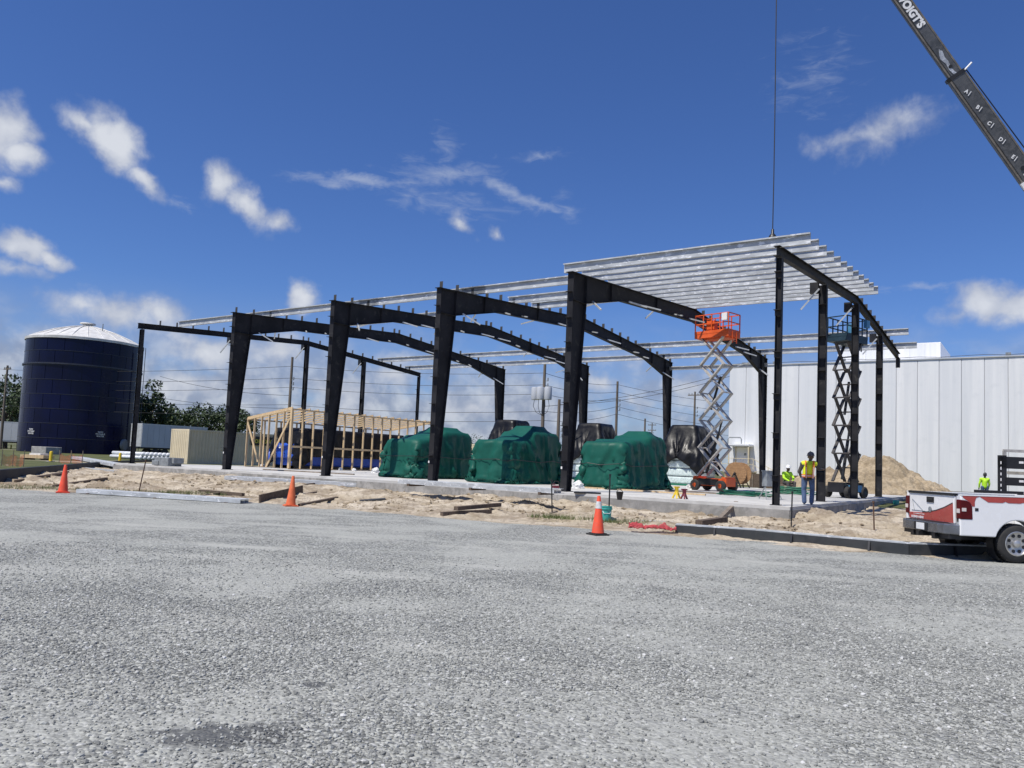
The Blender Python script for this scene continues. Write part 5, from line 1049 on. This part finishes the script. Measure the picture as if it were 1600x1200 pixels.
hk = Q(1207, 374, 25.6); ct = Q(1206.5, -272, 25.6)
hb = thing('hook_block', 'black crane headache ball hanging on its cable above the purlins', 'crane hook', hk); up_ = ct-hk; up_.x = up_.y = 0
mk('ball', MB().lathe([(.02,-.16),(.1,-.12),(.15,-.03),(.15,.05),(.1,.14),(.05,.2),(.045,.34),(.02,.36)], 18), M['black'], hb, smooth=True); mk('hook', MB().path([(0,0,-.15),(.0,0,-.24),(.09,0,-.33),(.06,0,-.44),(-.05,0,-.45),(-.08,0,-.38)], .025, 8), M['black'], hb)
mk('cable', MB().path([(.01*math.sin(k),0,.3+(up_.z-.3)*k/8) for k in range(9)], .017, 6), M['wire'], hb)

# ------------------------------------------------------------------ people
def capsule(mb, a, b, ra, rb, n=12):
    a, b = Vector(a), Vector(b); d = (b-a); L = d.length; d.normalize(); u = Vector((0,0,1)) if abs(d.z) < .9 else Vector((1,0,0)); x = d.cross(u).normalized(); y = d.cross(x); rings = []
    for k in range(4): t_ = math.pi/2*(1-k/4); rings.append((a-d*ra*math.sin(t_), max(ra*math.cos(t_), .002)))
    rings.append((a, ra)); rings.append((b, rb))
    for k in range(1, 5): t_ = math.pi/2*k/4; rings.append((b+d*rb*math.sin(t_), max(rb*math.cos(t_), .002)))
    vs = [c+(x*math.cos(2*math.pi*i/n)+y*math.sin(2*math.pi*i/n))*r for c, r in rings for i in range(n)]
    fs = [(j*n+i, j*n+(i+1)%n, (j+1)*n+(i+1)%n, (j+1)*n+i) for j in range(len(rings)-1) for i in range(n)]+[tuple(range(n))[::-1], tuple(range((len(rings)-1)*n, len(rings)*n))]
    mb.add(vs, fs)
def fused(name, caps, m, parent, vox=.018):
    mb = MB()
    for c in caps: capsule(mb, *c)
    o = mk(name, mb, m, parent); rm = o.modifiers.new('fuse', 'REMESH'); rm.mode = 'VOXEL'; rm.voxel_size = vox; rm.use_smooth_shade = True; sm = o.modifiers.new('s', 'SMOOTH'); sm.iterations = 3; sm.factor = .5; return o
def hand(palm, dirn, side, m_):
    d = Vector(dirn).normalized(); s = Vector(side).normalized(); p = Vector(palm); c = [(p, p+d*.08, .036, .038)]
    for k, L in enumerate((.07,.085,.08,.06)): q = p+d*.09+s*(.03-.02*k); c.append((q, q+d*L*.6, .0095, .009)); c.append((q+d*L*.6, q+d*L+s.cross(d)*.02, .009, .008))
    q = p+s*.035+d*.02; c.append((q, q+s*.035+d*.04, .012, .009)); return c
def person(label, loc, rz, J, look, parts):
    t = thing('person', label, 'person', loc, rz); caps = []
    hd = Vector(J['head']); nk = Vector(J['neck']); f = Vector(look).normalized(); side = f.cross(Vector((0,0,1))).normalized()
    caps += [(nk, hd-Vector((0,0,.06)), .055, .055), (hd, hd+Vector((0,0,.035)), .088, .09), (hd+f*.035-Vector((0,0,.06)), hd+f*.02, .062, .075), (hd+f*.095-Vector((0,0,.01)), hd+f*.112-Vector((0,0,.03)), .012, .016)]
    for s in (-1, 1): caps.append((hd+side*.092*s+Vector((0,0,.005)), hd+side*.096*s-Vector((0,0,.03)), .018, .014))
    caps += [(J['chest'], J['pelvis'], .13, .12), (J['shl'], J['shr'], .07, .07), (J['shl'], J['ell'], .048, .042), (J['ell'], J['wrl'], .04, .028), (J['shr'], J['elr'], .048, .042), (J['elr'], J['wrr'], .04, .028)]
    for a, b, c in (('hipl','knl','anl'),('hipr','knr','anr')): caps += [(J['pelvis'], J[a], .11, .085), (J[a], J[b], .08, .055), (J[b], J[c], .052, .036)]
    for e, w in (('ell','wrl'),('elr','wrr')): d = Vector(J[w])-Vector(J[e]); caps += hand(J[w], d, d.cross(Vector((0,0,1))) if abs(d.normalized().z) < .9 else Vector((0,1,0)), None)
    fused('body', caps, M['skin'], t, .012)
    eyes = mk('eyes', MB().lathe([(.003,-.012),(.012,0),(.003,.012)], 8, tuple(hd+f*.088+side*.032+Vector((0,0,.012)))).lathe([(.003,-.012),(.012,0),(.003,.012)], 8, tuple(hd+f*.088-side*.032+Vector((0,0,.012)))), M['black'], t)
    for nm, caps2, m in parts(J): fused(nm, caps2, M[m], t, .016)
    return t, hd, f, side
def trousers(J): 
    c = []
    for a, b, d in (('hipl','knl','anl'),('hipr','knr','anr')): c += [(J['pelvis'], J[a], .14, .115), (J[a], J[b], .112, .085), (J[b], J[d], .083, .078)]
    return c
def boots(J): 
    c = []
    for a in ('anl','anr'): v = Vector(J[a]); fd = Vector(J.get('toe', (0,1,0))); c += [(v+Vector((0,0,.03)), v-Vector((0,0,.035)), .055, .05), (v-Vector((0,0,.045)), v+fd*.15-Vector((0,0,.055)), .05, .042)]
    return c
def shirt(J, lo=True, r=.0):
    c = [(J['chest'], J['pelvis'], .165+r, .15+r), (J['shl'], J['shr'], .09+r, .09+r), (J['shl'], J['chest'], .09, .14), (J['shr'], J['chest'], .09, .14), (J['shl'], J['ell'], .075+r, .06+r), (J['shr'], J['elr'], .075+r, .06+r)]
    if lo: c += [(J['ell'], J['wrl'], .058, .045), (J['elr'], J['wrr'], .058, .045)]
    return c
def hat(t, hd, f, side, m):
    o = mk('hard_hat', MB().lathe([(.118,.0),(.122,.03),(.112,.08),(.085,.12),(.045,.142),(.004,.148)], 24), M[m], t, smooth=True); o.location = hd+Vector((0,0,.035)); mk('brim', MB().lathe([(.112,.0),(.15,-.004),(.15,.004),(.112,.012)], 24, cap=False), M[m], o, smooth=True); mk('ridge', MB().bar(-f*.1+Vector((0,0,.1)), f*.1+Vector((0,0,.1)), .03, .1), M[m], o)
# worker leaning on the second end post, seen from behind
J1 = dict(head=(.06,.03,1.63), neck=(.03,0,1.47), chest=(.0,0,1.25), pelvis=(-.03,0,.95), shl=(-.2,0,1.38), shr=(.2,.02,1.40), ell=(-.30,.06,1.12), wrl=(-.24,.22,.98), elr=(.36,.16,1.22), wrr=(.46,.30,1.22), hipl=(-.13,0,.90), knl=(-.15,.03,.5), anl=(-.13,0,.10), hipr=(.09,0,.90), knr=(.13,.06,.5), anr=(.10,0,.10), toe=(.1,.98,0))
g = G(1263, 788.5, SLAB)
t, hd, f, sd_ = person('worker in yellow and orange safety vest, back turned, leaning on the second end post', (g.x, g.y, SLAB), -.25, J1, (.3,.95,-.15), lambda J: [('trousers', trousers(J), 'denim'), ('boots', boots(J), 'boot'), ('shirt', shirt(J), 'greyshirt'), ('safety_vest', [((0,0,1.27),(-.02,0,1.0),.192,.185),((-.17,0,1.39),(.18,.01,1.40),.105,.105),((-.12,0,1.36),(0,0,1.2),.1,.16),((.13,0,1.36),(0,0,1.2),.1,.16)], 'vesty')])
hat(t, hd, f, sd_, 'darkhat'); t.scale = (.95,.95,.95)
vs_ = t
for sx in (-1, 1): mk('vest_band', MB().bar((sx*.105,-.203,.90),(sx*.12+.01,-.203,1.28),.055,.014, up=(0,1,0)).bar((sx*.12+.01,-.203,1.28),(sx*.13+.01,-.09,1.50),.055,.014, up=(0,1,0)), M['vesto'], vs_); mk('reflective_strip', MB().bar((sx*.105,-.211,.90),(sx*.12+.01,-.211,1.28),.022,.008, up=(0,1,0)), M['hivis'], vs_)
mk('vest_band', MB().lathe([(.203,.93),(.205,.95),(.205,1.01),(.203,1.03)], 28, (-.025,0,0), cap=False), M['vesto'], vs_); mk('reflective_strip', MB().lathe([(.209,.965),(.209,.995)], 28, (-.025,0,0), cap=False), M['hivis'], vs_)
mk('tool_belt', MB().lathe([(.172,.84),(.18,.88),(.172,.92)], 24, (-.03,0,0), cap=False), M['black'], vs_)
# seated worker by the reel
J2 = dict(head=(0,-.12,1.22), neck=(0,-.03,1.06), chest=(0,0,.86), pelvis=(0,.05,.55), shl=(.2,-.02,.98), shr=(-.2,-.02,.98), ell=(.27,-.18,.75), wrl=(.12,-.36,.62), elr=(-.27,-.18,.75), wrr=(-.10,-.36,.60), hipl=(.11,0,.52), knl=(.18,-.42,.52), anl=(.15,-.40,.10), hipr=(-.11,0,.52), knr=(-.18,-.42,.52), anr=(-.17,-.42,.10), toe=(0,-1,0))
g = G(1229, 770, SLAB); t, hd, f, sd_ = person('worker in lime shirt and white hard hat sitting bent forward behind the corner post', (g.x, g.y, SLAB), .2, J2, (0,-.9,-.4), lambda J: [('trousers', trousers(J), 'greyshirt'), ('boots', boots(J), 'boot'), ('shirt', shirt(J), 'lime')]); hat(t, hd, f, sd_, 'white')
t = thing('timber_box', 'low grey timber box under the seated worker', 'box', (g.x, g.y+.1, SLAB), .2); mk('top', MB().box((0,.05,.38), (.6,.45,.06)), M['wood_grey'], t); mk('side', MB().box((-.24,.05,.18), (.05,.4,.34)).box((.24,.05,.18), (.05,.4,.34)), M['wood_grey'], t)
g = G(1258, 764, SLAB); t = thing('form_panel', 'brown timber form panel behind the standing worker', 'form panel', (g.x-.3, g.y+5, SLAB-.2), RZ); mk('board', MB().box((0,0,.55), (3.6,.05,1.0)), M['wood_old'], t)
for k in range(5): mk('stud', MB().box((-1.6+.8*k,-.05,.5), (.08,.06,1.0)), M['wood_grey'], t)
# far worker beside the pickup
J3 = dict(head=(.02,0,1.64), neck=(0,0,1.48), chest=(0,0,1.26), pelvis=(0,0,.95), shl=(-.2,0,1.39), shr=(.2,0,1.39), ell=(-.27,.03,1.12), wrl=(-.27,.10,.88), elr=(.27,.03,1.12), wrr=(.26,.12,.9), hipl=(-.11,0,.9), knl=(-.12,.04,.5), anl=(-.12,0,.1), hipr=(.11,0,.9), knr=(.13,.02,.5), anr=(.12,-.05,.1), toe=(.2,.97,0))
g = Q(1538.5, 765, 47); t, hd, f, sd_ = person('bareheaded worker in a lime hooded top standing beyond the pickup bed', (g.x, 47, .38), -.2, J3, (.4,.9,-.1), lambda J: [('trousers', trousers(J), 'denim'), ('boots', boots(J), 'boot'), ('shirt', shirt(J), 'lime')])
fused('hair', [(hd+Vector((-.01,-.03,.03)), hd+Vector((0,-.02,.07)), .098, .095), (hd+Vector((-.02,-.06,-.06)), hd+Vector((-.02,-.05,0)), .07, .085)], M['black'], t)

# ------------------------------------------------------------------ black carriage rack beyond the pickup
g = Q(1566, 772, 25.); rk = thing('equipment_rack', 'black steel rack with two crossbars and white decals behind the pickup bed', 'equipment rack', (g.x, 25., .05), R(-3))
px_ = 1/ (FPX/25.)
mk('post', MB().box((0,0,1.3), (.2,.16,2.3)), M['black'], rk)
tb = mk('crossbar', MB().box((1.5,-.02,2.22), (3.2,.12,.38)), M['black'], rk); lb = mk('crossbar', MB().box((1.55,-.02,1.62), (3.,.12,.26)), M['black'], rk); mk('base_beam', MB().box((1.2,.1,1.2), (3.8,.5,.22)).box((1.2,.1,.55), (3.6,1.,.9)), M['black'], rk); mk('post', MB().box((3.,0,1.3), (.2,.16,2.3)), M['black'], rk)
for k in range(8): mk('notch_mark', MB().box((-.085,-.085,.95+k*.18), (.03,.01,.09), ), M['lettering'], rk)
for b_, zc in ((tb, 2.22), (lb, 1.62)):
    for q in range(3): mk('decal', MB().box((.55+q*1.0,-.085,zc+.02), (.14,.01,.07)).prism([(.75+q,zc+.04),(.85+q,zc+.04),(.80+q,zc-.03)], -.09, -.08), M['lettering'], b_)
mk('guard_frame', MB().bar((.3,.4,1.2),(.3,.4,2.62),.1,.06).bar((.26,.4,2.62),(3.,.4,2.62),.06,.09).bar((.4,.4,1.9),(3.,.4,1.9),.06,.1), M['armgrey'], rk); mk('hose', MB().path([(.9,-.2,1.3),(1.1,-.25,1.5),(1.4,-.2,1.65),(1.9,-.1,1.5)], .025, 6), M['black'], rk)
for x_ in (-.3, 2.6): mk('foot', MB().box((x_,.1,.1), (.4,.8,.3)), M['black'], rk)

# ------------------------------------------------------------------ pickup truck
PH = R(2.0); near = G(1570, 878.5, 0); ux = Vector((math.cos(PH), math.sin(PH), 0)); uy = Vector((-math.sin(PH), math.cos(PH), 0))
tr0 = near+uy*.80+ux*.13                                             # origin: rear axle on the truck's centre line
tk_ = thing('pickup_truck', 'white pickup truck with faded red stripes parked at the right, tailgate to the left', 'pickup truck', tr0, PH)
YS = .98; RA = .47                                           # half width, wheel arch radius
def side_poly():
    pts = [(-1.20,.52),(-1.20,1.02),(-1.18,1.335),(1.35,1.355),(1.40,1.36),(4.3,1.33),(4.75,1.25),(4.8,.62),(4.72,.52)]
    arch2 = [(3.62+RA*math.cos(a), .40+RA*math.sin(a)) for a in np.linspace(.25, math.pi-.25, 12)]; arch1 = [(RA*math.cos(a), .40+RA*math.sin(a)) for a in np.linspace(.25, math.pi-.25, 14)]
    return pts+arch2+[(3.1,.50),(.6,.50)]+arch1
sp_ = side_poly()
for s in (-1, 1):
    o = mk('body_side', MB().prism(sp_, s*YS-.035, s*YS+.035), M['truckw'], tk_); b = o.modifiers.new('b', 'BEVEL'); b.width = .022; b.segments = 3; b.limit_method = 'ANGLE'
    mk('arch_liner', MB().lathe([(RA+.01,-.22),(RA+.01,.0)], 24, (0,s*(YS-.03)-(0 if s > 0 else -.22),.40), 'y', False), M['black'], tk_)
    st = MB().prism([(-1.15,1.335),(1.36,1.35),(3.0,1.34),(3.0,1.225),(.2,1.215),(.12,1.235),(.05,1.215),(-.2,1.215),(-.26,1.24),(-.32,1.215),(-.62,1.215),(-.80,1.325),(-.87,1.30),(-.90,1.22),(-.90,1.12),(-.95,1.12),(-1.0,1.2),(-1.10,1.26),(-1.15,1.3)], s*(YS+.036), s*(YS+.040)); mk('red_stripe', st, M['truckr'], tk_)
    mk('rail_cap', MB().bar((-1.18,s*YS,1.345),(1.36,s*YS,1.365),.09,.025), M['truckw'], tk_)
    tl = mk('tail_lamp', MB().prism([(-1.205,.85),(-1.205,1.25),(-1.1,1.245),(-1.0,1.21),(-.95,1.12),(-.94,.85)], s*(YS+.0)-(.11 if s > 0 else -.11), s*(YS+.046)), M['lampred'], tk_); b = tl.modifiers.new('b', 'BEVEL'); b.width = .02; b.segments = 2
    mk('lamp_lens', MB().box((-1.13,s*(YS+.049),1.05), (.09,.008,.07)).box((-1.21,s*(YS-.02),1.02), (.008,.1,.085)), M['lampclear'], tl)
    if s < 0: mk('fuel_flap', MB().box((-.86,s*(YS+.037),1.06), (.07,.008,.06)), M['black'], tk_)
tg = mk('tailgate', MB().box((-1.185,0,1.035), (.07,1.66,.58)), M['truckw'], tk_); b = tg.modifiers.new('b', 'BEVEL'); b.width = .02; b.segments = 2
mk('tailgate_cap', MB().box((-1.19,0,1.345), (.1,1.68,.05)), M['black'], tg); mk('handle', MB().box((-1.225,.0,1.2), (.02,.26,.12)), M['black'], tg); mk('handle_grip', MB().box((-1.238,.0,1.215), (.012,.2,.04)), M['rubber'], tg)
sw = [(-.80,1.16),(-.5,1.05),(-.2,.97),(.1,.92),(.3,.905),(.82,.89),(.82,.76),(-.82,.76)]; mk('red_stripe', MB().prism([(-y_, z_) for y_, z_ in [(q[0]*-1*-1, q[1]) for q in sw]][::-1], -1.228, -1.222, 'x') if False else MB().prism(sw, -1.228, -1.222, 'x'), M['truckr'], tg)
mk('stripe_edge', MB().prism([(-.80,1.18),(-.5,1.07),(-.2,.99),(.1,.94),(.3,.925),(.3,.905),(.1,.92),(-.2,.97),(-.5,1.05),(-.80,1.16)], -1.231, -1.2285, 'x'), M['black'], tg)
mk('round_badge', MB().lathe([(.06,0),(.06,.012)], 18, (-1.238,.0,.99), 'x'), M['greybox'], tg)
lt = MB(); rq = random.Random(4)
for yy, zz2, hh2, n_ in ((.62,.868,.02,9), (.70,.80,.06,10)):
    for k in range(n_): wq = rq.uniform(.018,.036); lt.box((-1.2335, yy-k*.048, zz2), (.004, wq, hh2*rq.uniform(.7,1.)))
mk('faded_lettering', lt, M['lettering'], tg)
mk('crane_drawing', MB().path([(-1.226,.62,.95),(-1.226,.70,1.18),(-1.226,.30,.96)], .005, 4).path([(-1.226,.72,.94),(-1.226,.2,.94)], .005, 4), M['greybox'], tg)
mk('bed_floor', MB().box((.1,0,.68), (2.5,1.8,.05)), M['greybox'], tk_); mk('bed_front', MB().box((1.33,0,1.02), (.06,1.86,.68)), M['truckw'], tk_)
bp = MB().prism([(-1.40,-.78),(-1.43,-.6),(-1.43,.6),(-1.40,.78),(-1.20,1.0),(-1.10,1.0),(-1.10,-1.0),(-1.20,-1.0)], .53, .74, 'z'); bmo = mk('rear_bumper', bp, M['chrome'], tk_); b = bmo.modifiers.new('b', 'BEVEL'); b.width = .025; b.segments = 3
mk('step_pad', MB().box((-1.29,0,.742), (.22,1.3,.02)), M['black'], bmo); mk('plate_recess', MB().box((-1.435,0,.63), (.02,.5,.16)), M['black'], bmo); mk('licence_plate', MB().box((-1.447,0,.63), (.008,.3,.14)), M['lettering'], bmo); mk('hitch', MB().box((-1.36,0,.48), (.3,.1,.1)), M['black'], bmo); mk('lower_valance', MB().box((-1.2,0,.49), (.25,1.7,.1)), M['black'], bmo)
for x_ in (0., 3.62):
    for s in (-1, 1):
        w = mk('wheel', MB().lathe([(.24,-.13),(.34,-.13),(.385,-.10),(.398,-.05),(.398,.05),(.385,.10),(.34,.13),(.24,.13)], 44, (x_, s*.86, .398), 'y', False), M['rubber'], tk_, smooth=True, sharp=50)
        tre = MB()
        for k in range(36): a = 2*math.pi*k/36; tre.box((0,0,0),(.001,.001,.001)) if False else tre.bar((x_+.392*math.cos(a), s*.86-.1+(.03 if k % 2 else 0), .398+.392*math.sin(a)), (x_+.392*math.cos(a+.03), s*.86+.1-(0 if k % 2 else .03), .398+.392*math.sin(a+.03)), .03, .016, up=(math.cos(a),0,math.sin(a)))
        mk('tread_blocks', tre, M['rubber'], w)
        rm = mk('rim', MB().lathe([(.245,.0),(.25,.03),(.235,.035),(.215,.01),(.12,-.01),(.0,-.01)] if s > 0 else [(.245,.0),(.25,-.03),(.235,-.035),(.215,-.01),(.12,.01),(.0,.01)], 36, (x_, s*(.86+.10), .398), 'y', False), M['alloy'], w, smooth=True, sharp=50)
        for k in range(8): a = 2*math.pi*(k+.5)/8; mk('rim_hole', MB().lathe([(.036,0),(.036,.01)], 14, (x_+.165*math.cos(a), s*.957+(.0 if s > 0 else -.012), .398+.165*math.sin(a)), 'y'), M['black'], rm)
        mk('hub_cap', MB().lathe([(.075,0),(.072,.045),(.05,.06),(.0,.062)] if s > 0 else [(.075,0),(.072,-.045),(.05,-.06),(.0,-.062)], 20, (x_, s*.955, .398), 'y', False), M['alloy'], rm, smooth=True, sharp=40)
    mk('axle', MB().tube((x_,-.8,.38),(x_,.8,.38),.06), M['black'], tk_)
mk('chassis', MB().box((1.7,.4,.48), (6.2,.12,.16)).box((1.7,-.4,.48), (6.2,.12,.16)).box((-.6,.2,.5), (.5,.5,.2)), M['black'], tk_)
cab = [(1.42,1.34),(1.50,1.82),(1.75,1.92),(2.9,1.92),(3.15,1.84),(3.95,1.33)]; o = mk('cab', MB().prism(cab, -.86, .86), M['truckw'], tk_); b = o.modifiers.new('b', 'BEVEL'); b.width = .07; b.segments = 3
for s in (-1, 1): mk('side_window', MB().prism([(1.6,1.38),(1.66,1.78),(2.3,1.82),(2.3,1.38)], s*.862, s*.87), M['glass'], o); mk('side_window', MB().prism([(2.36,1.38),(2.36,1.82),(3.0,1.8),(3.55,1.38)], s*.862, s*.87), M['glass'], o); mk('mirror', MB().box((3.35,s*1.08,1.45), (.12,.2,.22)), M['black'], tk_)
mk('rear_window', MB().prism([(1.405,1.40),(1.47,1.78),(1.455,1.78),(1.39,1.40)], -.7, .7), M['glass'], o); mk('hood', MB().prism([(1.4,.6),(1.4,1.33),(3.9,1.345),(4.7,1.24),(4.75,.6)], -.94, .94), M['truckw'], tk_)
mk('front_bumper', MB().box((4.85,0,.62), (.2,1.9,.28)), M['chrome'], tk_)

for o in bpy.data.objects:
    if o.type == 'MESH' and o.data.materials and len(o.data.materials) == 0: o.data.materials.append(M['steel'])
